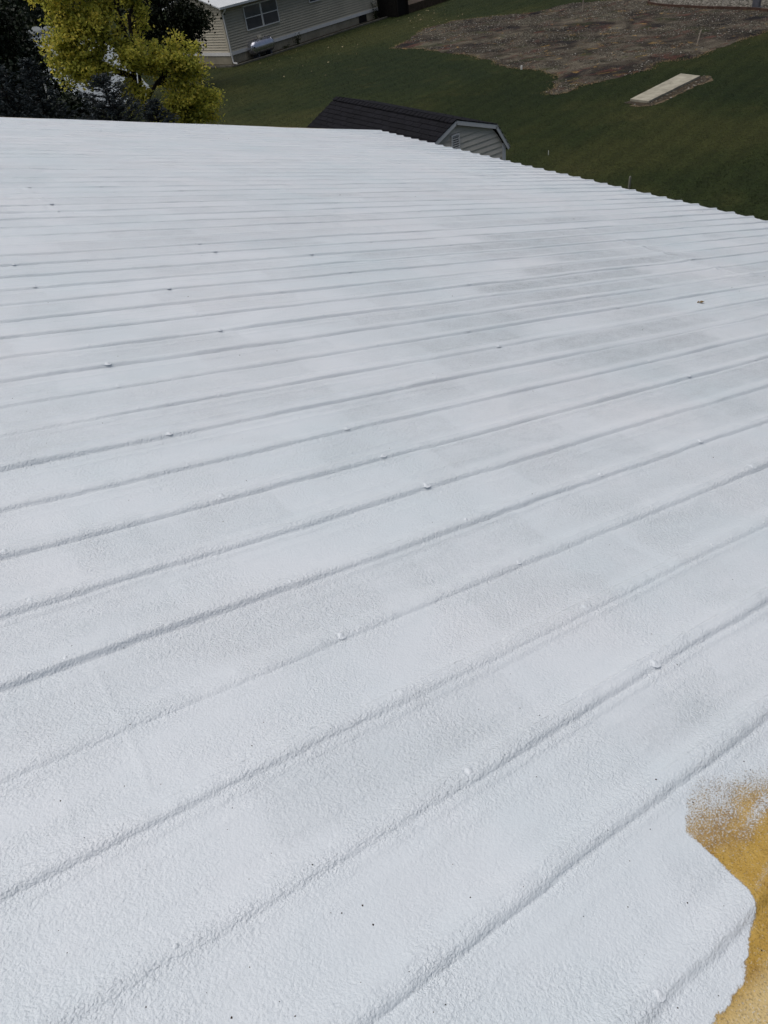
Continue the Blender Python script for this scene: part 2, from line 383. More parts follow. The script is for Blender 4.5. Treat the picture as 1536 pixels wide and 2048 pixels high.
# ------------------------------------------------------------------ stuff on the ground
def blades(n_, box, power=1.0):
    """grass tufts: single bent triangles"""
    out = []
    x = RNG.uniform(box[0], box[1], n_); y = RNG.uniform(box[2], box[3], n_)
    P = np.c_[x, y]
    edge_n = (vnoise(P[:, 0]*1.6, P[:, 1]*1.6, 50) + 0.6*vnoise(P[:, 0]*5, P[:, 1]*5, 51))[:, None]
    sh = np.array([31.0, 28.0]) + (P - np.array([31.0, 28.0]))*(1 + 0.10*np.clip(edge_n - 0.75, 0, 1))
    k = ~(inside(P, DIRTP) & inside(sh, DIRTP)) & ~inside(P, RIMP) & ~inside(P, RIMS) & ~inside(P, BEDP) & ~inside(P, DRVP) & ~inside(P, np.array(pp))
    k &= ~((P[:, 0] < 8.0) & (P[:, 1] < 12.0))
    # shed footprint, house footprint
    k &= ~((abs(P[:, 0] - 10.66) < 1.45) & (P[:, 1] > 13.15) & (P[:, 1] < 17.9))
    lx = (P[:, 0]-19.6)*math.cos(R(16)) + (P[:, 1]-43.9)*math.sin(R(16)); ly = -(P[:, 0]-19.6)*math.sin(R(16)) + (P[:, 1]-43.9)*math.cos(R(16))
    k &= ~((lx > -0.8) & (ly > -0.8))
    return P[k]
P1 = blades(340000, (7.5, 34, 11.5, 26)); P2 = blades(130000, (7.5, 48, 26, 50)); P3 = blades(70000, (8.5, 24, 3, 11.5))
P = np.vstack([P1, P2, P3]); N = len(P)
sz = np.r_[np.full(len(P1), 1.0), np.full(len(P2), 1.6), np.full(len(P3), 1.4)]
th = RNG.uniform(0, 2*np.pi, N); wd = RNG.uniform(0.003, 0.007, N) * sz; ht = RNG.uniform(0.015, 0.032, N) * sz
lean = RNG.normal(0, 0.03, (N, 2)) * sz[:, None]
V = np.zeros((N, 3, 3)); V[:, 0, :2] = P + np.c_[np.cos(th), np.sin(th)] * wd[:, None]; V[:, 1, :2] = P - np.c_[np.cos(th), np.sin(th)] * wd[:, None]
V[:, 2, :2] = P + lean; V[:, 2, 2] = ht
me = np_mesh('lawn_grass', V.reshape(-1, 3), np.arange(N*3).reshape(-1, 3))
at = me.attributes.new('tint', 'FLOAT', 'FACE'); at.data.foreach_set('value', (RNG.random(N) ** 1.3).astype(np.float32))
tag(link('lawn_grass', me, MAT['blades']), 'short dark green grass blades covering the lawn', 'grass', None, 'stuff')

OCT_V = np.array([(1,0,0),(-1,0,0),(0,1,0),(0,-1,0),(0,0,1),(0,0,-1)], float)
OCT_F = np.array([(0,2,4),(2,1,4),(1,3,4),(3,0,4),(2,0,5),(1,2,5),(3,1,5),(0,3,5)])
def stones(name, P, z, r0, r1, mat, label, cat, flat=0.6):
    N = len(P); r = r0 + (r1 - r0) * RNG.random(N) ** 2.5
    V = OCT_V[None] * (1 + RNG.uniform(-0.35, 0.35, (N, 6, 1))) * r[:, None, None]
    V[:, :, 2] *= flat
    a = RNG.uniform(0, 6.28, N); c_, s_ = np.cos(a)[:, None], np.sin(a)[:, None]
    x = V[:, :, 0]*c_ - V[:, :, 1]*s_; y = V[:, :, 0]*s_ + V[:, :, 1]*c_
    V = np.stack([x + P[:, 0:1], y + P[:, 1:2], V[:, :, 2] + z + r[:, None]*flat*0.4], 2)
    F = OCT_F[None] + (np.arange(N)*6)[:, None, None]
    me = np_mesh(name, V.reshape(-1, 3), F.reshape(-1, 3))
    at = me.attributes.new('tint', 'FLOAT', 'FACE'); at.data.foreach_set('value', np.repeat(RNG.random(N) ** 1.6, 8).astype(np.float32))
    return tag(link(name, me, mat), label, cat, None, 'stuff')
P = np.c_[RNG.uniform(21, 40, 90000), RNG.uniform(19.5, 40, 90000)]
P = P[inside(P, DIRTP)]
P = P[(vnoise(P[:, 0]*0.45, P[:, 1]*0.45, 5)*0.7 + vnoise(P[:, 0]*1.7, P[:, 1]*1.7, 6)*0.5 > 0.5)]
stones('dirt_pebbles', P, 0.008, 0.010, 0.042, MAT['pebble'], 'pale pebbles strewn over the bare dirt patch', 'pebbles')
P = np.c_[RNG.uniform(37, 43, 9000), RNG.uniform(20, 31.3, 9000)]; P = P[inside(P, BEDP)]
stones('gravel_stones', P, 0.016, 0.03, 0.075, MAT['bedstone'], 'loose grey stones filling the edged gravel bed', 'gravel')
P = np.c_[RNG.uniform(21.5, 26, 900), RNG.uniform(16.7, 18.6, 900)]; P = P[(inside(P, RIMP) | inside(P, RIMS)) & ~inside(P, np.array(pp))]
stones('soil_clods', P, 0.006, 0.012, 0.05, MAT['pebble'], 'pale clods of soil around the concrete slab', 'soil')

# straw tufts along the edge of the dirt patch
ii = RNG.integers(0, len(DIRTP), 5000)
P = DIRTP[ii] + RNG.normal(0, 0.10, (5000, 2)); kk = vnoise(P[:, 0]*0.8, P[:, 1]*0.8, 21) > 0.5
P = P[kk]; N = len(P)
th = RNG.uniform(0, 6.28, N); d = np.c_[np.cos(th), np.sin(th)]; L = RNG.uniform(0.04, 0.14, N)[:, None]
q = np.c_[-d[:, 1], d[:, 0]] * 0.008
V = np.zeros((N, 3, 3)); V[:, 0, :2] = P + q; V[:, 1, :2] = P - q; V[:, 2, :2] = P + d * L; V[:, :2, 2] = 0.012; V[:, 2, 2] = RNG.uniform(0.02, 0.06, N)
me = np_mesh('dry_grass', V.reshape(-1, 3), np.arange(N*3).reshape(-1, 3))
tag(link('dry_grass', me, worn('dry_straw', (0.20, 0.15, 0.075), 0.4, 4, 0.9)), 'dry straw coloured grass along the dirt edge', 'grass', None, 'stuff')

# ------------------------------------------------------------------ the coated building (the roof we stand on)
SL = R(14.76484)
DN = Vector((math.cos(SL), 0, -math.sin(SL))); NR = Vector((math.sin(SL), 0, math.cos(SL))); YV = Vector((0, 1, 0))
HP = 1.18
RO = CAM - NR * HP
U0, U1 = -3.2, 8.44
VC0, PITCH = 0.806, 0.2294
K0, K1 = -13, 48
VEND = 11.868
RB = 0.050          # half width of a rib strip
bld = thing('coated_building', 'large metal building with white coated ribbed roof in the foreground', 'building', (4.0, 5.0, 0))
RM = Matrix.Identity(4)
for i in range(3):
    RM[i][0] = DN[i]; RM[i][1] = YV[i]; RM[i][2] = NR[i]; RM[i][3] = RO[i]

def near_line(u, v, u0, w_): return np.exp(-((u - u0) / w_) ** 2)
def height(u, v):
    k = np.round((v - VC0) / PITCH); d = v - (VC0 + k * PITCH)
    wob = (vnoise(u*2.3, k*7.31, 1) - 0.5) * 0.010 + (vnoise(u*9.0, k*3.7, 2) - 0.5) * 0.004 + (vnoise(u*27, v*20, 17) - 0.5) * 0.0022 + (vnoise(u*75, v*60, 18) - 0.5) * 0.0009
    d = d - wob
    soft = vnoise(u*0.9 + 11, k*1.9, 3)                       # how far foam has buried the rib
    soft2 = vnoise(u*0.6 + 5, k*2.7 + 3, 12)
    bury = sst(0.55, 0.92, vnoise(u*0.55 + 3, k*0.83 + 9, 4))
    a = np.abs(d)
    inner = 0.003 + 0.004*soft
    foot = 0.0155 + 0.0065*soft2                                 # near foot of the rib, often a crease
    rise = 0.040 + 0.035*soft                                  # long gentle side up the roof
    tt = np.clip(a / foot, 0, 1); crease = 0.8*sst(0.35, 0.75, vnoise(u*1.1 + 7, k*2.9, 16))
    nearp = (1 - tt**2.6)*crease + (1 - sst(inner, foot*1.25, a))*(1 - crease)
    rib = np.where(d < 0, nearp, 1 - sst(0.0, rise, a))
    eave = sst(6.6, 8.3, u)
    amp = (1 - 0.40*sst(4.0, 11.0, v)) * (0.0108 - 0.0072*bury) * (0.7 + 0.6*vnoise(u*3.1, k*5.3, 13)) * (0.62 + 0.38*sst(0.1, 0.9, v))
    amp = amp*(1 - eave) + 0.016*eave
    h = rib * amp
    h -= 0.0016 * sst(0.35, 0.7, soft2) * np.exp(-((d + foot + 0.002) / 0.0045) ** 2)
    # upper shoulder line of the rib, where the metal still reads through
    h += 0.0024 * sst(0.35, 0.65, vnoise(u*0.5 + 31, k*3.3, 20)) * np.exp(-((d - 0.015) / 0.0055) ** 2)
    # second low step below the crease where the foam ran
    h += 0.0026 * sst(0.45, 0.75, vnoise(u*0.7 + 20, k*1.7, 14)) * (1 - sst(0.034, 0.046, a)) * (d < 0.02)
    h += 0.0030 * np.exp(-(a / 0.055) ** 2) * vnoise(u*1.7, k*2.1 + 4, 5)
    h += 0.0012 * np.exp(-(a / 0.03) ** 2) * (vnoise(u*34, v*40, 15) - 0.5)
    # minor ribs pressed into the pan, mostly filled
    for mo in (-0.0765, 0.0765):
        h += (0.0010 + 0.0019*sst(0.6, 2.6, v)) * np.exp(-((d - mo) / 0.010) ** 2) * sst(0.35, 0.75, vnoise(u*0.8 + mo*90, k*1.3, 6))
    # undulating foam
    h += 0.004 * (vnoise(u*1.9, v*3.1, 7) - 0.5) + 0.0012 * (vnoise(u*8, v*9, 8) - 0.5) + 0.0005 * (vnoise(u*24, v*27, 9) - 0.5)
    # lap seams of the sheets
    for uu, va, vb, amp in ((5.50, 2.7, 4.1, -0.0085), (0.21, 0.80, 1.30, 0.0009), (1.29, 5.9, 6.9, -0.0035), (3.6, 6.2, 7.6, -0.003), (0.07, 0.75, 1.0, 0.0006), (6.9, 5.6, 7.4, -0.003)):
        m_ = sst(va, va + 0.12, v) * (1 - sst(vb - 0.12, vb, v))
        un = u - uu - 0.03*(vnoise(v*4, 0*v + uu, 10) - 0.5)
        if amp < 0: h += -0.9*amp * m_ * np.exp(-(un / 0.07) ** 2)
        h += amp * m_ * np.exp(-(un / (0.014 if amp < 0 else 0.008)) ** 2)
    # blister beside the seam
    h += 0.012 * np.exp(-(((u - 5.62) / 0.05) ** 2 + ((v - 2.86) / 0.028) ** 2))
    return h

# edge of the white coat against the bare yellow foam, in roof metres
EDGE = np.array([(2.4,0.08),(1.10,0.34),(1.08,0.314),(1.058,0.288),(1.040,0.285),(1.021,0.268),(1.010,0.262),(1.012,0.23),(1.012,0.197),(1.008,0.144),(1.0,0.122),(0.99,0.108),(0.98,0.1005),(0.955,0.092),(0.931,0.0836),(0.90,0.066),(0.852,0.05),(0.81,0.048),(0.77,0.047),(0.70,0.040),(0.6,0.02),(0.4,-0.1),(0.0,-0.4),(-1.0,-0.8),(-3.3,-1.1)])
EPOLY = np.vstack([EDGE, [(-3.3, -9)], [(9, -9)], [(9, 0.08)]])
def coat_fields(u, v):
    n_ = len(u); coat = np.full(n_, 1.3); mist = np.zeros(n_); thick = np.ones(n_)
    sel = (v < 0.75)
    if not sel.any(): return coat, mist, thick
    us, vs2 = u[sel], v[sel]
    jg = (vnoise(us*60, vs2*60, 31) - 0.5) * 0.010 + (vnoise(us*170, vs2*170, 32) - 0.5) * 0.006
    jag = np.where(us < 0.96, 1.0, 0.12)
    P = np.c_[us + jg*jag, vs2 + jg*jag*0.7]
    dmin = np.full(len(P), 9.0)
    for a, b in zip(EDGE[:-1], EDGE[1:]):
        ab = b - a; t = np.clip(((P - a) @ ab) / (ab @ ab), 0, 1); dmin = np.minimum(dmin, np.linalg.norm(P - (a + t[:, None]*ab), axis=1))
    sd_ = np.where(inside(P, EPOLY), -dmin, dmin)
    s_ = vs2 + 0.2*(us - 1.1) + 0.030*(vnoise(us*16, vs2*16, 33) - 0.5) + 0.016*(vnoise(us*45, vs2*45, 34) - 0.5)
    soft = np.interp(s_, [0.10, 0.17, 0.20, 0.225, 0.262, 0.285, 0.31, 0.33], [0.0, 0.02, 0.14, 0.26, 0.50, 0.72, 0.95, 1.3])
    # misted overspray band crossing the yellow
    band = 0.62*np.exp(-((vs2 - 0.187 - 0.17*(us - 1.045)) / 0.016) ** 2) * sst(1.02, 1.20, us)
    band = np.maximum(band, 0.30*np.exp(-((vs2 - 0.128 - 0.17*(us - 1.045)) / 0.005) ** 2) * sst(1.0, 1.03, us))
    inn = np.clip(np.maximum(soft, band), 0, 1.3)
    inn = np.maximum(inn, 0.10*sst(0.12, 0.0, vs2)*sst(1.0, 0.9, us))
    k_ = np.clip((sd_ + 0.0025) / 0.004, 0, 1)
    coat[sel] = inn*(1 - k_) + 1.3*k_
    thick[sel] = np.clip((sd_ + 0.004) / 0.008, 0, 1)*(1 - np.clip(soft, 0, 1)) + np.clip(soft, 0, 1)
    mist[sel] = sst(0.060, 0.02, vs2) * sst(1.05, 0.93, us)
    return coat, mist, thick

def thin_shade_field(u, v):  # grey of thin coat, with tiny shadows of its rough texture painted in
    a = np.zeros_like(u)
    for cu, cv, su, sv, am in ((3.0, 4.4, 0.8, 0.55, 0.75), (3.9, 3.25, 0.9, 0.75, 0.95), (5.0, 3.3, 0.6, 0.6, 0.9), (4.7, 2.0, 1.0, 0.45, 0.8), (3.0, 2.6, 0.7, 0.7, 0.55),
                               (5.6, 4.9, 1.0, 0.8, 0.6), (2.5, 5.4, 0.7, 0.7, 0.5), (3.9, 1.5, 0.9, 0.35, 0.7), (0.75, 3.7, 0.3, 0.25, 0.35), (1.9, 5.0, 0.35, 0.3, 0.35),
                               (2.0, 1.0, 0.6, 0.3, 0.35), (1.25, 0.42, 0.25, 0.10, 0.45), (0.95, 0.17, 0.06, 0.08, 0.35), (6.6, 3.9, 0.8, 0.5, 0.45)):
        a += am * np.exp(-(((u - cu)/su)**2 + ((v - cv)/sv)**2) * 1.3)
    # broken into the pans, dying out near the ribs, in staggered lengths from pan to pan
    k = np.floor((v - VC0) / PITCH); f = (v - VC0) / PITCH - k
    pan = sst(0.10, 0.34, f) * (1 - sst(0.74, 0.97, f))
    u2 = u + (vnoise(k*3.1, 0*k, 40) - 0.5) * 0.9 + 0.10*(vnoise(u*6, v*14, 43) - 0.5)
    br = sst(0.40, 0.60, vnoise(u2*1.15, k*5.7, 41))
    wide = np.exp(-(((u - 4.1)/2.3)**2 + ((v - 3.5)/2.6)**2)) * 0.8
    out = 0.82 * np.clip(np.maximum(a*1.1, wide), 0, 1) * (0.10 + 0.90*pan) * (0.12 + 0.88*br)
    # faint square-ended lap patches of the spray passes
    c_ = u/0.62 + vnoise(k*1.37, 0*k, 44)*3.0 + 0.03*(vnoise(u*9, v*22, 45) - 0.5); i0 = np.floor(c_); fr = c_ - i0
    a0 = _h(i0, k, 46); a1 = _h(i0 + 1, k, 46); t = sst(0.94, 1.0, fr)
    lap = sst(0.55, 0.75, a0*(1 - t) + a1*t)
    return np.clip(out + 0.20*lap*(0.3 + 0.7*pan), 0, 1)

def u_samples(v):
    us = [U0]; step_c = 0.0042
    v_ = max(abs(v), 0.0)
    while us[-1] < U1:
        u = us[-1]; d = math.sqrt(u*u + v_*v_ + 1.4)
        st = step_c * d
        if u < -0.4 or v < -0.1: st = max(st, 0.05)
        elif v < 0.45 and 0.6 < u < 1.6: st = 0.0055
        us.append(u + st)
    us[-1] = U1
    return np.array(us)

def strip(name, va, vb, parent):
    vm = (va + vb) / 2
    us = u_samples(vm)
    if vm < -0.1: dv = 0.02
    elif vm < 0.5: dv = 0.0048
    else: dv = min(0.0042 + 0.0006 * vm, 0.010)
    nv = max(5, int((vb - va) / dv)); vv = np.linspace(va, vb, nv + 1)
    U, Vv = np.meshgrid(us, vv, indexing='ij')
    # eave bows very slightly
    Ub = U - 0.10 * np.clip((U - 6) / 2.44, 0, 1) * (1 - ((Vv - 7.5) / 4.4) ** 2).clip(0, 1)
    u = Ub.ravel(); v = Vv.ravel()
    coat, mist, thick = coat_fields(u, v)
    h = height(u, v); e = 0.002
    nx = -(height(u + e, v) - height(u - e, v)) / (2*e); ny = -(height(u, v + e) - height(u, v - e)) / (2*e)
    h = h + 0.0022 * thick
    nu = len(us); nvv = len(vv)
    idx = np.arange(nu*nvv).reshape(nu, nvv)
    F = np.stack([idx[:-1, :-1].ravel(), idx[1:, :-1].ravel(), idx[1:, 1:].ravel(), idx[:-1, 1:].ravel()], 1)
    V = np.c_[u, v, h]; Nn = np.c_[nx, ny, np.ones_like(nx)]
    if name == 'roof_panel':                                   # edges tucked under the ribs
        V2 = V.reshape(nu, nvv, 3)
        V2[:, 0, 1] -= 0.004; V2[:, 0, 2] -= 0.0016; V2[:, -1, 1] += 0.004; V2[:, -1, 2] -= 0.0016
        V2[:, 1, 1] = va + 0.0002; V2[:, -2, 1] = vb - 0.0002
        V = V2.reshape(-1, 3)
    # turned-down edge at the eave
    ee = idx[-1]; b0 = len(V)
    top = V[ee] + [0.0005, 0, 0]; bot = top - [0.0, 0, 0.014]
    V = np.vstack([V, top, bot]); Nn = np.vstack([Nn, np.tile([1, 0, 0], (2*nvv, 1))])
    j = np.arange(nvv - 1)
    F = np.vstack([F, np.stack([b0 + j, b0 + nvv + j, b0 + nvv + j + 1, b0 + j + 1], 1)])
    Nn /= np.linalg.norm(Nn, axis=1)[:, None]
    me = np_mesh(name, V, F, True)
    pad = np.zeros(2*nvv)
    dd = (v - VC0) / PITCH; dd = (dd - np.round(dd))*PITCH
    rough = np.exp(-((dd + 0.014)/0.022)**2)*(0.4 + 0.9*vnoise(u*2.2, v*9, 19))
    for nm, arr in (('rough', np.r_[rough, pad]), ('coat', np.r_[coat, pad + 1.3]), ('mist', np.r_[mist, pad]), ('thin', np.r_[thin_shade_field(u, v), pad])):
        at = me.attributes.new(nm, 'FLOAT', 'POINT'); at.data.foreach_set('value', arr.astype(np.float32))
    me.normals_split_custom_set_from_vertices(Nn.tolist())
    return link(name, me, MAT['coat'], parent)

# roof part: rear slope and ridge cap, in roof coordinates (u,v,h)
rb = MB()
c2, s2 = math.cos(2*SL), math.sin(2*SL)
L2 = 6.0
rb.add([(U0, -2.45, 0.0), (U0, VEND, 0.0), (U0 - L2*c2, VEND, -L2*s2), (U0 - L2*c2, -2.45, -L2*s2)], [(0, 1, 2, 3)])
rb.bar((U0, -2.45, 0.02), (U0, VEND, 0.02), 0.30, 0.02)
roof = rb.build('roof', MAT['coat'], bld)
at = roof.data.attributes.new('coat', 'FLOAT', 'POINT'); at.data.foreach_set('value', [1.3] * len(roof.data.vertices))
roof.matrix_local = Matrix.Translation(-Vector(bld.location)) @ RM
edges = [VC0 + K0*PITCH - RB]
for k in range(K0, K1 + 1):
    vc = VC0 + k*PITCH
    strip('rib', vc - RB, vc + RB if k < K1 else VEND, roof)
    if k < K1: strip('roof_panel', vc + RB, vc + PITCH - RB, roof)

# coated screw heads along the purlins
sv = []; sf = []
def dome_mesh(name, r=0.0068, hh=0.0040):
    V = []; F = []
    prof = [(2.3, -0.1), (1.5, 0.10), (1.05, 0.40), (0.72, 0.80), (0.35, 0.97)]
    nseg = 10
    for pr, pz in prof:
        for j in range(nseg):
            a = 2*math.pi*j/nseg; V.append((pr*r*math.cos(a), pr*r*math.sin(a), pz*hh))
    V.append((0, 0, hh)); ti = len(V) - 1
    for i in range(len(prof) - 1):
        for j in range(nseg): F.append((i*nseg+j, i*nseg+(j+1) % nseg, (i+1)*nseg+(j+1) % nseg, (i+1)*nseg+j))
    for j in range(nseg): F.append(((len(prof)-1)*nseg+j, (len(prof)-1)*nseg+(j+1) % nseg, ti))
    me = bpy.data.meshes.new(name); me.from_pydata(V, [], F); me.update(); me.polygons.foreach_set('use_smooth', [True]*len(F))
    at = me.attributes.new('coat', 'FLOAT', 'POINT'); at.data.foreach_set('value', [1.3]*len(V))
    me.materials.append(MAT['coat']); return me
DOME = dome_mesh('screw_head')
spots = []
for iu in range(-1, 15):
    for k in range(-3, K1 + 1):
        u = 0.143 + 0.5985*iu; v = VC0 + k*PITCH
        if u > U1 - 0.05: continue
        if random.random() < 0.26: continue
        u += random.gauss(0, 0.012); v += random.gauss(0, 0.004)
        # inside the picture?
        p = RM @ Vector((u, v, 0)) - CAM; z = p.dot(FWD)
        if z < 0.1: continue
        x = 710*p.dot(RIGHT)/z; y = 710*p.dot(DOWN)/z
        if abs(x) > 400 or abs(y) > 530: continue
        spots.append((p.length, u, v))
spots.sort()
hh_ = height(np.array([s[1] for s in spots]), np.array([s[2] for s in spots])) + 0.0022
for i, (d, u, v) in enumerate(spots[:300]):
    o = link('screw_head', DOME, None, roof, (u, v, float(hh_[i]) - 0.0012))
    s_ = random.uniform(0.6, 1.15); o.scale = (s_, s_*random.uniform(0.85, 1.15), random.uniform(0.7, 1.3))
far = MB()
dv_ = [tuple(v.co) for v in DOME.vertices]; df_ = [tuple(p.vertices) for p in DOME.polygons]
for i, (d, u, v) in list(enumerate(spots))[300:]:
    h0 = float(hh_[i]) - 0.0012
    far.add([(a + u, b + v, c_ + h0) for a, b, c_ in dv_], df_)
fo = far.build('screw_heads', MAT['coat'], roof, True); fo['kind'] = 'stuff'
at = fo.data.attributes.new('coat', 'FLOAT', 'POINT'); at.data.foreach_set('value', [1.3]*len(fo.data.vertices))

# rake trim, eave fascia and the walls underneath, in building coordinates
def inb(p): return Vector(p) - Vector(bld.location)
tr = MB()
a_ = inb(RO + DN*U0 + YV*(VEND + 0.012) - NR*0.045); b_ = inb(RO + DN*(U1 - 0.03) + YV*(VEND + 0.012) - NR*0.045)
tr.bar(a_, b_, 0.022, 0.10, NR)
tr.build('rake_trim', MAT['trim_tan'], bld)
ev = MB(); q0 = inb(RO + DN*(U1 - 0.16)); 
ev.box(q0.x, q0.x + 0.02, -7.4, VEND - 5.0, q0.z - 0.20, q0.z - 0.03); ev.build('eave_trim', MAT['trim_tan'], bld)
wl = MB(); ex = q0.x - 0.05; ez = q0.z - 0.06; rz = inb(RO + DN*U0).z - 0.08; rx = inb(RO + DN*U0).x
wl.prism([(ex, 0), (ex, ez), (rx, rz), (2*rx - ex, ez), (2*rx - ex, 0)], -7.35, VEND - 5.0 - 0.06)
wl.build('wall', MAT['steel_wall'], bld)

# dirt specks lying on the roof (too small and many to count)
sp = []
for _ in range(900):
    px_ = random.uniform(-384, 384); py_ = random.uniform(-395, 512)
    dvec = (RIGHT*px_ + DOWN*py_ + FWD*710); dvec.normalize()
    den = dvec.dot(NR)
    if den > -0.02: continue
    t = -HP/den; q = dvec*t + NR*HP
    u = q.dot(DN); v = q.y
    if u < -0.2 or u > 8.3 or v < 0 or v > 11.7: continue
    if random.random() > 0.20: continue
    sp.append((u, v, random.choice([0.0010, 0.0012, 0.0015, 0.0022]) * 0.85 * max(1.0, t*0.42)))
sp = np.array(sp); hs = height(sp[:, 0], sp[:, 1]) + 0.0022
V = OCT_V[None]*sp[:, 2][:, None, None]*(1 + RNG.uniform(-0.4, 0.4, (len(sp), 6, 1))); V[:, :, 2] *= 0.6
V += np.c_[sp[:, 0], sp[:, 1], hs][:, None, :]
F = OCT_F[None] + (np.arange(len(sp))*6)[:, None, None]
V = V.reshape(-1, 3) @ np.array([DN, YV, NR]) + np.array(RO)
tag(link('dirt_specks', np_mesh('dirt_specks', V, F.reshape(-1, 3)), MAT['speck']), 'tiny dark dirt specks scattered on the white roof', 'dirt', None, 'stuff')

# a curled dead leaf on the roof
lf = MB(); 
pts = [(-0.045, 0, 0.010), (-0.02, 0.022, 0.016), (0.015, 0.028, 0.024), (0.045, 0.004, 0.018), (0.02, -0.02, 0.026), (-0.015, -0.018, 0.018), (0.0, 0.004, 0.004)]
lf.add(pts, [(0, 6, 1), (1, 6, 2), (2, 6, 3), (3, 6, 4), (4, 6, 5), (5, 6, 0)])
lf.tube([(0.0, 0.004, 0.005), (0.05, 0.03, 0.004), (0.075, 0.035, 0.012)], 0.002, 5)
lf.tube([(-0.05, 0.03, 0.004), (-0.03, 0.034, 0.012), (-0.012, 0.028, 0.006)], [0.006, 0.010, 0.004], 6)
lo_ = tag(lf.build('dead_leaf', MAT['dead_leaf']), 'curled tan dead leaf lying on the white roof', 'leaf')
lo_.matrix_world = Matrix.Translation(RO + DN*4.453 + YV*2.515 + NR*(float(height(np.array([4.453]), np.array([2.515]))[0]) + 0.003)) @ RM.to_3x3().to_4x4() @ Matrix.Scale(0.5, 4)

# ------------------------------------------------------------------ garden shed (gambrel roof)
SX, SY0, SY1 = 10.66, 13.2, 17.87
shed = thing('garden_shed', 'small grey sided shed with black shingled gambrel roof beyond the white roof', 'shed', (SX, SY0, 0))
WH = 1.40; LEN = SY1 - SY0
KX, KZ, PZ = 1.14, 2.25, 2.60; EX, EZ = 1.52, 1.68; LX, LZ = 1.08, 2.09
body = MB(); body.prism([(-WH, 0), (WH, 0), (WH, 1.80), (KX - 0.06, KZ - 0.06), (0, PZ - 0.06), (-LX + 0.06, LZ - 0.06), (-WH, 1.70)], 0.03, LEN - 0.03)
body.build('wall', MAT['siding_grey'], shed)
# lap boards of the front gable, each one a part
def half(z):
    if z < 1.80: return WH
    if z < KZ - 0.06: return WH + (KX - 0.06 - WH) * (z - 1.80) / (KZ - 0.06 - 1.80)
    return max(0.0, (KX - 0.06) * (PZ - 0.06 - z) / (PZ - KZ))
def halfl(z):
    if z < 1.70: return WH
    if z < LZ - 0.06: return WH + (LX - 0.06 - WH) * (z - 1.70) / (LZ - 0.06 - 1.70)
    return max(0.0, (LX - 0.06) * (PZ - 0.06 - z) / (PZ - LZ))
BH = 0.118; z = 0.10
while z < PZ - 0.12:
    z2 = min(z + BH, PZ - 0.07); a0, a1 = half(z + 0.001), half(z2 - 0.001); l0, l1 = halfl(z + 0.001), halfl(z2 - 0.001)
    b_ = MB(); b_.add([(-l0, 0.0, z), (a0, 0.0, z), (a1, 0.022, z2), (-l1, 0.022, z2), (-l0, 0.03, z), (a0, 0.03, z), (a1, 0.03, z2), (-l1, 0.03, z2)],
                      [(0,1,2,3), (0,4,5,1), (1,5,6,2), (2,6,7,3), (3,7,4,0)])
    b_.build('siding_board', MAT['siding_grey'], shed); z = z2
# rake trim boards and corner posts
def trim(a, b, wd=0.08):
    m_ = MB(); m_.bar((a[0], -0.064, a[1]), (b[0], -0.064, b[1]), 0.025, wd, (0, 0, 1)); m_.build('rake_board', MAT['trim_grey'], shed)
for s_ in (-1, 1):
    kx, kz = (KX, KZ) if s_ > 0 else (LX, LZ)
    trim((0, PZ - 0.045), (s_*(kx + 0.01), kz - 0.045)); trim((s_*kx, kz - 0.03), (s_*(EX - 0.01), EZ + 0.0))
    cpm = MB(); cpm.box(s_*WH - 0.045, s_*WH + 0.045, -0.02, 0.06, 0.05, 1.80); cpm.build('corner_post', MAT['trim_grey'], shed)
    sf_ = MB(); sf_.add([(s_*WH, 0.0, EZ + 0.03), (s_*WH, LEN, EZ + 0.03), (s_*(EX - 0.02), LEN, EZ - 0.01), (s_*(EX - 0.02), 0.0, EZ - 0.01)], [(0, 1, 2, 3)]); sf_.build('soffit', MAT['trim_grey'], shed)
# louvred vent
vt = MB(); vx0, vx1, vz0, vz1 = -0.115, 0.085, 2.03, 2.30
for a, b in (((vx0 - 0.01, vx0 + 0.012), (vz0, vz1)), ((vx1 - 0.012, vx1 + 0.01), (vz0, vz1))): vt.box(a[0], a[1], -0.045, 0.0, b[0], b[1])
vt.box(vx0 - 0.01, vx1 + 0.01, -0.0452, 0.0, vz0 - 0.022, vz0 - 0.0005); vt.box(vx0 - 0.01, vx1 + 0.01, -0.0452, 0.0, vz1 + 0.0005, vz1 + 0.022)
vo = vt.build('vent', MAT['trim_grey'], shed)
bk = MB(); bk.box(vx0 + 0.013, vx1 - 0.013, -0.012, -0.004, vz0 + 0.001, vz1 - 0.001); bk.build('vent_screen', MAT['dark'], vo)
for i in range(6):
    zz = vz0 + 0.022 + i*0.045; s__ = MB(); s__.bar((vx0 + 0.014, -0.026, zz), (vx1 - 0.014, -0.026, zz), 0.012, 0.026, (0, -0.5, 1)); s__.build('slat', MAT['trim_grey'], vo)
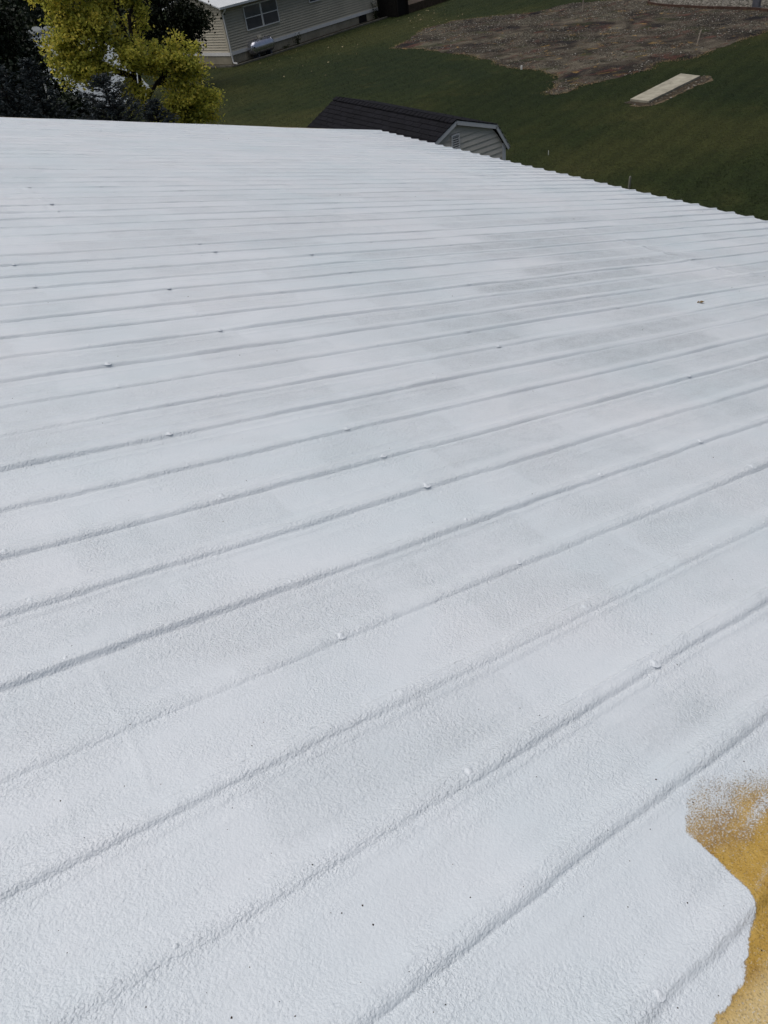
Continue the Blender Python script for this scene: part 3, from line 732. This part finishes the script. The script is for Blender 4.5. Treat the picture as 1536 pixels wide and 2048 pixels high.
# roof deck under the shingles
rd = MB(); rd.prism([(-EX, EZ), (-LX, LZ), (0, PZ), (KX, KZ), (EX, EZ), (EX - 0.03, EZ - 0.03), (KX - 0.03, KZ - 0.04), (0, PZ - 0.04), (-LX + 0.03, LZ - 0.04), (-EX + 0.03, EZ - 0.03)], -0.05, LEN + 0.05)
srf = rd.build('roof', MAT['shingle'], shed)
sm_ = MB(); sm_.add([(0, 0, 0.013), (0.292, 0, 0.013), (0.292, 0.155, 0.0), (0, 0.155, 0.0), (0, 0.012, -0.006), (0.292, 0.012, -0.006)], [(0, 1, 2, 3), (0, 4, 5, 1), (1, 5, 2), (0, 3, 4)])
SHG = sm_.mesh('shingle'); SHG.materials.append(MAT['shingle'])
def shingle_slope(sx, x0, z0, x1, z1, joined=None):
    """courses from (x0,z0) eave side to (x1,z1) ridge side; along +y"""
    up = Vector((x1 - x0, 0, z1 - z0)); L = up.length; up.normalize(); al = Vector((0, 1, 0)); nn = al.cross(up) * (1 if sx > 0 else -1)
    if nn.z < 0: nn = -nn
    nc = int(round(L / 0.137)); ex_ = L / nc
    for i in range(nc):
        y = -0.085 - (0.15 if i % 2 else 0.0)
        while y < LEN + 0.07:
            ya = max(y, -0.085); yb = min(y + 0.292, LEN + 0.07)
            if yb - ya > 0.03:
                p = Vector((x0, 0, z0)) + up*(i*ex_) + al*ya + nn*(0.010 + random.uniform(0, 0.0035)) - up*random.uniform(0, 0.006)
                mt = Matrix.Identity(4)
                for r_ in range(3): mt[r_][0] = al[r_]*(yb - ya)/0.296; mt[r_][1] = up[r_]; mt[r_][2] = nn[r_]; mt[r_][3] = p[r_]
                if joined is None:
                    o = link('shingle', SHG, None, srf); o.matrix_local = mt
                else:
                    joined.add([mt @ v.co for v in SHG.vertices], [tuple(f.vertices) for f in SHG.polygons])
            y += 0.298
shingle_slope(-1, -LX, LZ, 0, PZ)
jl = MB()
shingle_slope(1, KX, KZ, 0, PZ, jl); shingle_slope(-1, -EX, EZ, -LX, LZ, jl); shingle_slope(1, EX, EZ, KX, KZ, jl)
js = jl.build('hidden_side_shingles', MAT['shingle'], srf); js['kind'] = 'stuff'
y = -0.088
rcm = MB(); rcm.add([(-0.13, 0, -0.038), (0, 0, 0.006), (0.13, 0, -0.038), (-0.13, 0.20, -0.050), (0, 0.20, -0.006), (0.13, 0.20, -0.050), (-0.13, 0, -0.052), (0, 0, -0.010), (0.13, 0, -0.052)],
                    [(0, 1, 4, 3), (1, 2, 5, 4), (0, 6, 7, 1), (1, 7, 8, 2)])
RCM = rcm.mesh('ridge_cap'); RCM.materials.append(MAT['shingle'])
while y < LEN - 0.08:
    o = link('ridge_cap', RCM, None, srf, (0, y, PZ + 0.022 + random.uniform(0, 0.004))); y += 0.155

# ------------------------------------------------------------------ mobile home
HA = R(16)
home = thing('mobile_home', 'tan mobile home with lap siding, white trim band and pale roof', 'house', (19.6, 43.9, 0), HA)
HL, HD, EH = 15.6, 4.6, 2.78
def lap_wall(mb, x0, x1, z0, z1, pitch, axis='x', off=0.0, clip=None):
    z = z0
    while z < z1 - 0.01:
        t = min(z + pitch, z1); e_ = t - 0.022
        if axis == 'x':
            a, b = x0, x1
            mb.add([(a, off - 0.042, z), (b, off - 0.042, z), (b, off - 0.012, e_), (a, off - 0.012, e_), (a, off, z), (b, off, z), (a, off, e_), (b, off, e_)], [(0, 1, 2, 3), (0, 4, 5, 1), (3, 2, 7, 6)])
        else:
            a, b = x0, x1
            if clip: a, b = clip(z + pitch/2, x0, x1)
            if b - a > 0.05:
                mb.add([(off - 0.042, a, z), (off - 0.042, b, z), (off - 0.012, b, e_), (off - 0.012, a, e_), (off, a, z), (off, b, z), (off, a, e_), (off, b, e_)], [(3, 2, 1, 0), (1, 5, 4, 0), (6, 7, 2, 3)])
        z = t
core = MB(); core.prism([(0, 0.05), (HL, 0.05), (HL, EH), (0, EH)], 0.001, HD); core.build('wall', MAT['siding_tan'], home)
RZ = EH + HD/2*0.27
gp = MB(); gp.add([(0.001, 0.0, EH), (0.001, HD, EH), (0.001, HD/2, RZ)], [(0, 2, 1)]); gp.build('gable', MAT['siding_tan'], home)
sd1 = MB(); lap_wall(sd1, 0.0, HL, 0.60, EH, 0.125); sd1.build('front_siding', MAT['siding_tan'], home)
def gclip(z, a, b):
    if z < EH: return a, b
    w_ = (RZ - z) / (RZ - EH) * HD/2; return HD/2 - w_, HD/2 + w_
sd2 = MB(); lap_wall(sd2, 0.0, HD, 0.60, RZ, 0.125, 'y', 0.0, gclip); sd2.build('end_siding', MAT['siding_tan'], home)
bd = MB(); bd.box(-0.05, HL, -0.055, -0.0, 0.43, 0.60); bd.box(-0.0505, 0.0, 0.0005, HD, 0.4305, 0.5995); bd.build('trim_band', MAT['white_trim'], home)
cpb = MB(); cpb.box(-0.052, 0.07, -0.05, 0.0, 0.601, EH - 0.01); cpb.box(-0.051, 0.0, 0.0005, 0.08, 0.601, EH - 0.01); cpb.build('corner_trim', MAT['siding_tan'], home)
sk = MB(); x = 0.0
while x < HL:                                        # vertical ribs of the skirting
    sk.add([(x, -0.012, 0.0), (x + 0.10, -0.012, 0.0), (x + 0.12, -0.028, 0.0), (x + 0.16, -0.028, 0.0), (x, -0.012, 0.43), (x + 0.10, -0.012, 0.43), (x + 0.12, -0.028, 0.43), (x + 0.16, -0.028, 0.43)],
           [(0, 1, 5, 4), (1, 2, 6, 5), (2, 3, 7, 6)]); x += 0.16
sk.box(-0.012, 0.0, 0.0, HD, 0.0, 0.43); sk.build('skirting', MAT['skirt'], home)
for a, b in ((11.25, 12.05), (12.95, 13.6)):
    vf = MB(); vf.box(a, b, -0.040, -0.030, 0.04, 0.42); vv_ = vf.build('skirt_opening', MAT['dark'], home)
    fr = MB(); fr.box(a - 0.04, a - 0.001, -0.046, -0.029, 0.02, 0.425); fr.box(b + 0.001, b + 0.04, -0.046, -0.029, 0.02, 0.425); fr.build('frame', MAT['skirt'], vv_)
def window(x0, x1, z0, z1, cols):
    wb = MB(); t = 0.055; y0, y1 = -0.095, -0.044
    wb.box(x0, x0 + t, y0, y1, z0, z1); wb.box(x1 - t, x1, y0, y1, z0, z1)
    wb.box(x0 + t, x1 - t, y0 + 0.001, y1, z0, z0 + t); wb.box(x0 + t, x1 - t, y0 + 0.001, y1, z1 - t, z1)
    for c_ in range(1, cols):
        xm = x0 + (x1 - x0)*c_/cols; wb.box(xm - 0.06, xm - 0.012, y0 + 0.002, y1, z0 + t, z1 - t); wb.box(xm + 0.012, xm + 0.06, y0 + 0.002, y1, z0 + t, z1 - t)
        wb.box(xm - 0.012, xm + 0.012, y0 + 0.02, y1, z0 + t, z1 - t)
    wo = wb.build('window', MAT['white_trim'], home)
    zm = (z0 + z1)/2
    for c_ in range(cols):
        a = x0 + (x1 - x0)*c_/cols + 0.055; b = x0 + (x1 - x0)*(c_ + 1)/cols - 0.055
        rl = MB(); rl.box(a, b, -0.088, -0.046, zm - 0.022, zm + 0.022); rl.build('meeting_rail', MAT['white_trim'], wo)
        for za, zb, yy, mt in ((z0 + t, zm - 0.022, -0.070, MAT['screen']), (zm + 0.022, z1 - t, -0.078, MAT['glass'])):
            p_ = MB(); p_.box(a, b, yy, yy + 0.006, za + 0.0005, zb - 0.0005); p_.build('pane', mt, wo)
window(1.55, 4.2, 1.33, 2.50, 2)
window(6.9, 8.0, 1.80, 2.50, 1)
rf = MB(); OV = 0.32
za = EH - OV*0.27
for s_ in (0, 1):
    e_ = -OV if s_ == 0 else HD + OV
    A = [(-0.35, e_, za + 0.03), (HL + 0.35, e_, za + 0.03), (HL + 0.35, HD/2, RZ + 0.06), (-0.35, HD/2, RZ + 0.06)]
    B = [(x_, y_, z_ - 0.06) for x_, y_, z_ in A]
    rf.add(A + B, [(0, 1, 2, 3), (7, 6, 5, 4), (0, 4, 5, 1), (3, 7, 4, 0), (1, 5, 6, 2)])
hr = rf.build('roof', MAT['white_metal'], home)
sf_ = MB(); sf_.box(-0.33, HL + 0.33, -OV + 0.01, -0.02, za - 0.055, za - 0.04); sf_.build('soffit', MAT['skirt'], home)
gt = MB(); gt.box(-0.35, HL + 0.35, -OV - 0.10, -OV - 0.003, za - 0.07, za + 0.035); gt.build('gutter', MAT['white_metal'], home)
ds = MB(); ds.tube([(0.02, -OV - 0.05, za - 0.05), (0.02, -OV - 0.04, za - 0.14), (0.02, -0.085, za - 0.34), (0.02, -0.085, 0.16), (0.02, -0.12, 0.07), (0.06, -0.36, 0.05)], 0.042, 6)
ds.build('downspout', MAT['white_trim'], home)

def H2W(x, y, z=0.0):
    c_, s_ = math.cos(HA), math.sin(HA); return (19.6 + x*c_ - y*s_, 43.9 + x*s_ + y*c_, z)
kb = MB()
kp = [H2W(-0.62, 2.6), H2W(-0.75, 0.9), H2W(-0.55, -0.62), H2W(-0.15, -0.80), H2W(2.0, -0.84), H2W(5.5, -0.80), H2W(9.0, -0.74), H2W(13.2, -0.82)]
for a, b in zip(kp[:-1], kp[1:]): kb.bar((a[0], a[1], 0.04), (b[0], b[1], 0.04), 0.10, 0.08)
tag(kb.build('concrete_edging', MAT['kerb']), 'thin concrete edging strip around the mobile home', 'edging')
bed_, _ = poly_sheet('planting_bed', [H2W(-0.6, 2.6)[:2], H2W(-0.73, 0.9)[:2], H2W(-0.52, -0.6)[:2], H2W(-0.15, -0.78)[:2], H2W(5.5, -0.78)[:2], H2W(13.2, -0.8)[:2], H2W(13.2, 0)[:2], H2W(0, 0)[:2], H2W(0, 2.6)[:2]], 0.014, worn('dark_bed_soil', (0.045, 0.040, 0.030), 0.5, 6, 0.95, 0.6, 0.1))

# propane tank: horizontal capsule with dome, collar, feet
tp = H2W(2.05, -0.42)
tank = thing('propane_tank', 'silver horizontal propane tank beside the mobile home skirting', 'tank', tp, HA)
def lathe_x(mb, prof, n_=20, cy=0, cz=0):
    V = []; F = []
    for x_, r_ in prof:
        for j in range(n_):
            a = 2*math.pi*j/n_; V.append((x_, cy + r_*math.cos(a), cz + r_*math.sin(a)))
    for i in range(len(prof) - 1):
        for j in range(n_): F.append((i*n_ + j, i*n_ + (j+1) % n_, (i+1)*n_ + (j+1) % n_, (i+1)*n_ + j))
    mb.add(V, F)
TR, TL = 0.36, 0.66
prof = [(-TL - TR*math.sin(R(t))*0.75, max(0.002, TR*math.cos(R(t)))) for t in range(90, -1, -15)] + [(TL + TR*math.sin(R(t))*0.75, max(0.002, TR*math.cos(R(t)))) for t in range(0, 91, 15)]
tb = MB(); lathe_x(tb, prof, 24, 0, 0.53); tb.build('tank_body', MAT['tank'], tank, True)
for xx in (-TL, TL):
    sm2 = MB(); lathe_x(sm2, [(xx - 0.012, TR), (xx - 0.010, TR + 0.006), (xx + 0.010, TR + 0.006), (xx + 0.012, TR)], 24, 0, 0.53); sm2.build('weld_seam', MAT['tank'], tank, True)
dm = MB(); dm.tube([(0, 0, 0.84), (0, 0, 0.96), (0, 0, 1.02), (0, 0, 1.045)], [0.17, 0.165, 0.12, 0.02], 14); dm.build('valve_dome', MAT['tank_dome'], tank, True)
for xx in (-0.5, 0.5):
    ft = MB(); ft.box(xx - 0.05, xx + 0.05, -0.24, 0.24, 0.0, 0.235); ft.build('foot', MAT['bluegrey'], tank)
for xx in (-0.42, 0.42):
    lg_ = MB(); lg_.tube([(xx - 0.04, 0, 0.885), (xx - 0.04, 0, 0.935), (xx + 0.04, 0, 0.935), (xx + 0.04, 0, 0.885)], 0.012, 6); lg_.build('lifting_lug', MAT['bluegrey'], tank)
lt = MB()
for _ in range(34):                                   # added dark flecks standing in for reflections on the top of the tank
    xx = random.uniform(-0.78, 0.78); an = random.gauss(0.15, 0.42); rr_ = TR + 0.006
    if abs(xx) < 0.2: continue
    c0 = Vector((xx, -rr_*math.sin(an), 0.53 + rr_*math.cos(an))); e1 = Vector((random.uniform(-1, 1), random.uniform(-1, 1)*math.cos(an), 0)).normalized()*random.uniform(0.02, 0.05); e2 = Vector((-e1.y, e1.x, 0))*0.6
    lt.add([c0 - e1, c0 + e2 + Vector((0, 0, .012)), c0 + e1, c0 - e2 + Vector((0, 0, .012))], [(0, 1, 2, 3)])
lo2 = lt.build('reflection_flecks', MAT['speck'], tank); lo2['kind'] = 'stuff'
pl_ = MB(); pl_.box(-0.86, -0.76, -0.335, -0.30, 0.56, 0.62); pl_.build('data_plate', MAT['dark'], tank)

# deck beside the home and the timber wall beyond it
dk = thing('wooden_deck', 'dark brown wooden porch deck at the right end of the mobile home', 'deck', H2W(13.3, -1.62), HA)
x = 0.0
while x < 1.12:
    b_ = MB(); b_.box(x, x + 0.125, 0.0, 0.022, 0.03, 1.02 + random.uniform(-0.01, 0.01)); b_.build('skirt_board', MAT['deck_wood'], dk); x += 0.14
y = 0.03
while y < 1.5:
    b_ = MB(); b_.box(-0.024, -0.002, y, y + 0.125, 0.03, 1.02); b_.build('skirt_board', MAT['deck_wood'], dk)
    b_ = MB(); b_.box(1.122, 1.144, y, y + 0.125, 0.03, 1.02); b_.build('skirt_board', MAT['deck_wood'], dk)
    b_ = MB(); b_.box(-0.03, 1.15, y, y + 0.13, 1.03, 1.06); b_.build('floor_board', MAT['deck_wood'], dk); y += 0.14
for xx in (0.0, 1.06):
    b_ = MB(); b_.box(xx, xx + 0.09, -0.10, -0.01, 0.0, 2.0); b_.build('rail_post', MAT['deck_wood'], dk)
b_ = MB(); b_.box(-0.03, 1.18, -0.115, 0.02, 2.001, 2.04); b_.build('hand_rail', MAT['deck_wood'], dk)

tw = thing('timber_wall', 'low weathered timber retaining wall right of the dark deck', 'retaining wall', H2W(14.55, -1.62), HA)
for i in range(3):
    x = 0.0 if i % 2 else -0.0
    for L in ((2.4, 2.4) if i % 2 == 0 else (1.2, 2.4, 1.2)):
        b_ = MB(); d_ = random.uniform(-0.012, 0.012); b_.box(x + 0.004, x + L - 0.004, d_, 0.15 + d_, i*0.155, i*0.155 + 0.148); b_.build('timber', MAT['timber'], tw); x += L
fl = MB(); fl.box(0.02, 4.75, 0.17, 1.6, 0.0, 0.42); fl.build('soil_fill', MAT['timber'], tw)

# ------------------------------------------------------------------ stakes, markers, post
def stake(loc, h_, w_, label, mat, lean=(0, 0), name='wooden_stake', cat='stake'):
    m_ = MB(); t = Vector((lean[0], lean[1], h_))
    m_.bar((0, 0, -0.02), t*0.9, w_, w_*0.7, (0, 1, 0))
    e = t*0.9; hw = w_/2
    m_.add([(e.x - hw, e.y - hw*0.7, e.z), (e.x + hw, e.y - hw*0.7, e.z), (e.x + hw, e.y + hw*0.7, e.z), (e.x - hw, e.y + hw*0.7, e.z), tuple(t)], [(0, 1, 4), (1, 2, 4), (2, 3, 4), (3, 0, 4)])
    o = m_.build(name, mat); o.location = loc; return tag(o, label, cat)
stake((30.37, 21.41, 0), 0.54, 0.05, 'leaning pale wooden stake near the right edge of the dirt patch', MAT['stake'], (0.10, -0.03))
stake((36.03, 32.95, 0), 0.75, 0.05, 'pale wooden stake at the far edge of the dirt patch', MAT['stake'], (0.03, 0.0))
stake((15.5, 12.32, 0), 0.32, 0.05, 'grey wooden stake in the lawn just past the roof eave', worn('grey_stake', (0.20, 0.20, 0.17), 0.2, 12, 0.8), (0.01, 0.0))
stake((24.48, 25.63, 0), 0.15, 0.07, 'small white marker at the left edge of the dirt patch', MAT['marker'], (0, 0.01), 'boundary_marker', 'marker')
stake((16.51, 16.14, 0), 0.13, 0.016, 'thin white pin standing in the lawn right of the shed', MAT['marker'], (0, 0), 'marker_pin', 'marker')
stake((5.69, 27.0, 0), 3.38, 0.085, 'white post standing among the dark evergreens at the left', MAT['marker'], (0, 0), 'white_post', 'post')
ps = thing('metal_post', 'thick blue grey post standing in the gravel bed', 'post', (37.95, 23.82, 0), R(12))
m_ = MB(); m_.box(-0.15, 0.15, -0.15, 0.15, 0.0, 2.2); m_.build('shaft', MAT['bluegrey'], ps)
m_ = MB(); m_.box(-0.22, 0.22, -0.22, 0.22, 0.0, 0.05); m_.build('base_plate', MAT['bluegrey'], ps)
m_ = MB(); m_.box(-0.17, 0.17, -0.17, 0.17, 2.2, 2.24); m_.build('cap', MAT['bluegrey'], ps)

# ------------------------------------------------------------------ trees
def leaf_mesh(name, C, size, mat, parent, tint, upbias=0.5, aspect=0.7, dirs=None):
    N = len(C); size = np.broadcast_to(size, (N,)) * RNG.uniform(0.6, 1.3, N)
    a = RNG.normal(0, 1, (N, 3)) if dirs is None else dirs + RNG.normal(0, 0.35, (N, 3))
    if dirs is None: a[:, 2] -= 0.25
    a /= np.linalg.norm(a, axis=1)[:, None]
    nn = RNG.normal(0, 1, (N, 3)); nn[:, 2] += upbias*2
    b = np.cross(nn, a); b /= np.linalg.norm(b, axis=1)[:, None]; nn = np.cross(a, b)
    s = size[:, None]
    V = np.stack([C - a*s*0.5, C + b*s*aspect*0.5 + nn*s*0.12, C + a*s*0.5, C - b*s*aspect*0.5 + nn*s*0.12], 1)
    F = np.arange(N*4).reshape(-1, 4)
    me = np_mesh(name, V.reshape(-1, 3), F)
    at = me.attributes.new('tint', 'FLOAT', 'FACE'); at.data.foreach_set('value', np.clip(tint, 0, 1).astype(np.float32))
    return link(name, me, mat, parent)

def curve(a, b, bow, n_=6, jit=0.06):
    a = np.array(a, float); b = np.array(b, float); out = []
    for i in range(n_ + 1):
        t = i/n_; p = a + (b - a)*t; p[2] += bow*math.sin(math.pi*t)*np.linalg.norm(b - a)
        if 0 < i < n_: p += RNG.normal(0, jit*np.linalg.norm(b - a)/n_*1.6, 3)
        out.append(p)
    return np.array(out)

def broadleaf(name, label, loc, h_trunk, lobes, nclump, nleaf, size, leafmat, group=None, trunk_r=0.16, sig=0.2, tint=(0.5, 0.22), lean=(0, 0), upbias=0.5, goldtop=0.0):
    """lobes: (dx,dy,z, rx,ry,rz, weight); clumps of leaves sit at the ends of twigs grown from the limbs"""
    t = thing(name, label, 'tree', loc, 0, group)
    tb = MB(); top = np.array([lean[0], lean[1], h_trunk])
    ctop = max(l[2] for l in lobes)
    main = curve((0, 0, -0.05), (lean[0]*1.6, lean[1]*1.6, ctop*0.98), 0, 8, 0.05)
    tb.tube(main, np.linspace(trunk_r, trunk_r*0.22, len(main)), 8)
    Cs = []; Ts = []
    wsum = sum(l[6] for l in lobes)
    for (dx, dy, z, rx, ry, rz, w_) in lobes:
        fk = np.clip((z - rz*0.9)/ctop, 0.2, 0.85); fi = fk*(len(main) - 1); i0 = int(fi); st = main[i0] + (main[min(i0+1, len(main)-1)] - main[i0])*(fi - i0)
        cen = np.array([dx, dy, z])
        limb = curve(st, cen + [0, 0, rz*0.3], 0.06, 6, 0.10)
        tb.tube(limb, np.linspace(trunk_r*0.48, trunk_r*0.12, len(limb)), 6)
        nc = max(2, int(nclump*w_/wsum))
        for _ in range(nc):
            d = RNG.normal(0, 1, 3); d /= np.linalg.norm(d); rr = RNG.random() ** 0.45
            p = cen + d*rr*np.array([rx, ry, rz])
            j = RNG.integers(2, len(limb)); tw_ = curve(limb[j], p, 0.05, 4, 0.12)
            tb.tube(tw_, np.linspace(trunk_r*0.10, 0.006, len(tw_)), 4, False)
            nl = int(nleaf*RNG.uniform(0.6, 1.4))
            # leaves spread along the outer half of the twig
            q = RNG.random(nl)**0.7; base = tw_[2] + (tw_[-1] - tw_[2])*q[:, None]
            pts = base + RNG.normal(0, sig, (nl, 3))*np.array([1, 1, 0.75])
            Cs.append(pts)
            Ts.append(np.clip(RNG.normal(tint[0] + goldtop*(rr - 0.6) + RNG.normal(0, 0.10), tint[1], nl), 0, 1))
    tb.build('trunk', MAT['bark'], t, True)
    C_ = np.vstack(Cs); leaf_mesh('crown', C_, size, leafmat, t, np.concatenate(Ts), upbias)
    return t

# the yellow maple beyond the gable end
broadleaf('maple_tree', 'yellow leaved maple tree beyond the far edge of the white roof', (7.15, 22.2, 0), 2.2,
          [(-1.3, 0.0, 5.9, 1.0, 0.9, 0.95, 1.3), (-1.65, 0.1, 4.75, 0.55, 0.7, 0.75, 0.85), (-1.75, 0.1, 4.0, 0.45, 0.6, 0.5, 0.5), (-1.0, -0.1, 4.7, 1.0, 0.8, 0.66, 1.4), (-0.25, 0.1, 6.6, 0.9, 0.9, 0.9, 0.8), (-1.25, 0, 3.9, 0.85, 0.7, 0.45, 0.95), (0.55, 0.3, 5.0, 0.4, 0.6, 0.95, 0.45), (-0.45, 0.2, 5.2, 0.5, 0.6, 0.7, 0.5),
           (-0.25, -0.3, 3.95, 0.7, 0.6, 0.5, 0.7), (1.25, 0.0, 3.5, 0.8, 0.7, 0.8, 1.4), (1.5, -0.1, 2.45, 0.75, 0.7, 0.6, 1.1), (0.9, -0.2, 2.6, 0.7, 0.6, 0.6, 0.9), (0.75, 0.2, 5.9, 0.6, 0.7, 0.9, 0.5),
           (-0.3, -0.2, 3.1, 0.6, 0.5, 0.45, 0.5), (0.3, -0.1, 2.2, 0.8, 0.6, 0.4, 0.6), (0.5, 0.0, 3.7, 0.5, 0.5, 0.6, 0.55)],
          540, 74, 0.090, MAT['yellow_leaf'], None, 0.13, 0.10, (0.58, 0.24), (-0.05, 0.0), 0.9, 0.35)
# dark broadleaf in front of the home's left end
broadleaf('leafy_tree', 'dark leaved tree standing in front of the left end of the mobile home', (14.9, 40.2, 0), 1.5,
          [(-0.2, 0, 4.6, 1.7, 1.6, 1.3, 1.4), (0.9, -0.2, 3.0, 1.3, 1.2, 0.9, 1.1), (1.75, 0, 2.75, 0.9, 1.0, 0.8, 0.8), (-0.9, 0, 3.2, 1.2, 1.2, 1.0, 0.9), (0.9, 0.1, 1.95, 0.9, 0.9, 0.45, 0.5), (-0.3, 0.0, 2.2, 1.0, 1.0, 0.6, 0.6)],
          200, 60, 0.15, MAT['dark_leaf'], None, 0.17, 0.22, (0.5, 0.25))
# dense dark trees filling the left behind the roof
GD = 'dark trees behind the far roof edge'
for i, (x_, y_, hh, rr, lb) in enumerate(((4.9, 29.0, 6.8, 1.75, 'large dark evergreen tree at the far left behind the blue spruces'),
                                     (6.1, 31.0, 5.4, 1.3, 'dark evergreen tree with ragged edge left of the pale driveway'),
                                     (3.0, 33.0, 9.5, 2.6, 'tallest dark evergreen tree at the far left edge'),
                                     (8.0, 44.0, 8.5, 2.0, 'distant dark evergreen tree seen left behind the yellow maple'),
                                     (5.7, 24.6, 3.0, 1.05, 'low dark evergreen bush filling the gap behind the broad spruce'))):
    broadleaf('evergreen_tree', lb, (x_, y_, 0), 1.0,
              [(0, 0, hh*0.22, rr, rr, hh*0.22, 1.2), (0, 0, hh*0.45, rr*0.95, rr*0.95, hh*0.22, 1.2), (0.1, 0, hh*0.68, rr*0.75, rr*0.75, hh*0.2, 1.0), (0, 0, hh*0.88, rr*0.4, rr*0.4, hh*0.14, 0.5)],
              230, 62, 0.14, MAT['ever_leaf'], GD, 0.2, 0.24, (0.45, 0.25))

def spruce(label, loc, h_, r_, tilt=0.0, nbr=8, step=0.16, group='blue spruces by the far roof edge'):
    t = thing('spruce_tree', label, 'tree', loc, RNG.uniform(0, 6.28), group)
    tb = MB(); tb.tube([(0, 0, -0.05), (0, 0, h_*0.5), (0, 0, h_)], [0.09, 0.055, 0.008], 7)
    Cs = []; Ds = []; Ts = []; Sz = []
    z = 0.25
    while z < h_ - 0.03:
        f = 1 - z/h_; L = r_*(f**0.62)*RNG.uniform(0.85, 1.1) + 0.05
        nb = nbr if f > 0.15 else 5
        for k in range(nb):
            a = 6.283*(k + RNG.random()*0.7)/nb + z*5
            Lk = L*RNG.uniform(0.75, 1.15); rise = (0.45 if f < 0.3 else 0.10)*Lk
            e = np.array([math.cos(a)*Lk, math.sin(a)*Lk, z + rise]); o_ = np.array([0, 0, z])
            tb.tube([o_, (o_ + e)/2 + [0, 0, -0.03*Lk], e], [0.014*(0.4 + f), 0.009*(0.4 + f), 0.003], 4, False)
            m_ = int(16 + 52*Lk)
            q = RNG.random(m_)**0.8; base = o_ + (e - o_)*q[:, None]; base[:, 2] -= 0.03*Lk*np.sin(np.pi*q)
            side = np.array([-math.sin(a), math.cos(a), 0]); sg = RNG.choice([-1, 1], m_)
            spread = (0.05 + 0.16*Lk*(1 - q))*RNG.random(m_)
            P_ = base + side*(sg*spread)[:, None] + RNG.normal(0, 0.018, (m_, 3))
            D_ = np.array([math.cos(a), math.sin(a), 0.25])*0.8 + side*(sg*0.7)[:, None]
            Cs.append(P_); Ds.append(D_); Ts.append(np.clip(RNG.normal(0.30 + 0.4*q, 0.18, m_), 0, 1)); Sz.append(np.full(m_, 0.10))
        z += step*RNG.uniform(0.8, 1.2)*(0.6 + 0.6*f)
    for k in range(14):                               # leader needles
        Cs.append(np.array([[0, 0, h_ - 0.02 - 0.022*k]])); Ds.append(RNG.normal(0, 0.5, (1, 3)) + [0, 0, 1.2]); Ts.append(np.array([0.6])); Sz.append(np.array([0.07]))
    tb.build('trunk', MAT['bark'], t, True)
    leaf_mesh('needles', np.vstack(Cs), np.concatenate(Sz), MAT['spruce'], t, np.concatenate(Ts), 0.8, 0.28, np.vstack(Ds))
    return t
spruce('blue spruce with a bare pointed tip left of the yellow maple', (3.80, 19.0, 0), 4.70, 1.15)
spruce('blue spruce at the left edge of the view behind the roof', (3.05, 18.4, 0), 4.75, 1.25)
spruce('broad dark blue spruce in front of the yellow maple', (5.3, 19.2, 0), 4.05, 1.95, 0, 12)
spruce('low blue spruce nearest the trunk of the yellow maple', (6.1, 18.6, 0), 3.45, 1.3, 0, 11)
spruce('small blue spruce between the left spruces and the maple', (4.5, 18.4, 0), 3.5, 1.1, 0, 10)

# wood far beyond, one mass
Cs = []; 
for x_, y_ in zip(RNG.uniform(-10, 45, 60), RNG.uniform(85, 110, 60)):
    hh = RNG.uniform(5, 9); n_ = 420
    d = RNG.normal(0, 1, (n_, 3)); d /= np.linalg.norm(d, axis=1)[:, None]
    Cs.append(np.array([x_, y_, hh*0.5]) + d*(RNG.random((n_, 1))**0.4)*np.array([2.6, 2.2, hh*0.5]))
C_ = np.vstack(Cs); wo_ = leaf_mesh('distant_trees', C_, 0.6, MAT['ever_leaf'], None, RNG.random(len(C_)))
tag(wo_, 'dark belt of distant trees behind the home', 'trees', None, 'stuff')

# weed by the skirting, small shrub at the deck
def weed(name, label, loc, n_, h_, r_):
    t = thing(name, label, 'plant', loc)
    tb = MB(); Cs = []
    for i in range(7):
        a = 6.28*i/7 + RNG.random(); e = (math.cos(a)*r_*RNG.uniform(.4, 1), math.sin(a)*r_*RNG.uniform(.4, 1), h_*RNG.uniform(.7, 1.05))
        pt = curve((0, 0, 0), e, 0.1, 4, 0.08); tb.tube(pt, [0.010, .008, .007, .005, .003], 4)
        q = RNG.random(n_//7); Cs.append(pt[0] + (pt[-1] - pt[0])*q[:, None] + RNG.normal(0, 0.05, (n_//7, 3)))
    tb.build('stem', MAT['weed'], t); leaf_mesh('leaves', np.vstack(Cs), 0.08, MAT['weed'], t, RNG.random(sum(len(c_) for c_ in Cs)))
weed('weed', 'small bushy weed growing against the mobile home skirting', H2W(5.1, -0.35, 0.01), 160, 0.55, 0.28)
weed('low_weed', 'low weed at the edging right of the propane tank', H2W(3.9, -0.5, 0.01), 70, 0.18, 0.25)
weed('deck_shrub', 'dark shrub growing against the dark deck', H2W(12.6, -0.35, 0.01), 200, 1.25, 0.45)

# fallen leaves on the lawn
P = np.vstack([np.c_[RNG.uniform(18.5, 26, 45), RNG.uniform(36, 43.2, 45)], np.c_[RNG.uniform(30, 35, 40), RNG.uniform(40, 45.5, 40)], np.c_[RNG.uniform(8, 34, 10), RNG.uniform(13, 36, 10)]])
C_ = np.c_[P, RNG.uniform(0.05, 0.07, len(P))]
lv = leaf_mesh('fallen_leaves', C_, 0.10, mat_leaf('fallen_leaf', [(0, (0.12, 0.10, 0.05)), (1, (0.32, 0.27, 0.15))], 0.1), None, RNG.random(len(C_)), 2.5)
tag(lv, 'pale fallen leaves scattered on the lawn', 'leaves', None, 'stuff')
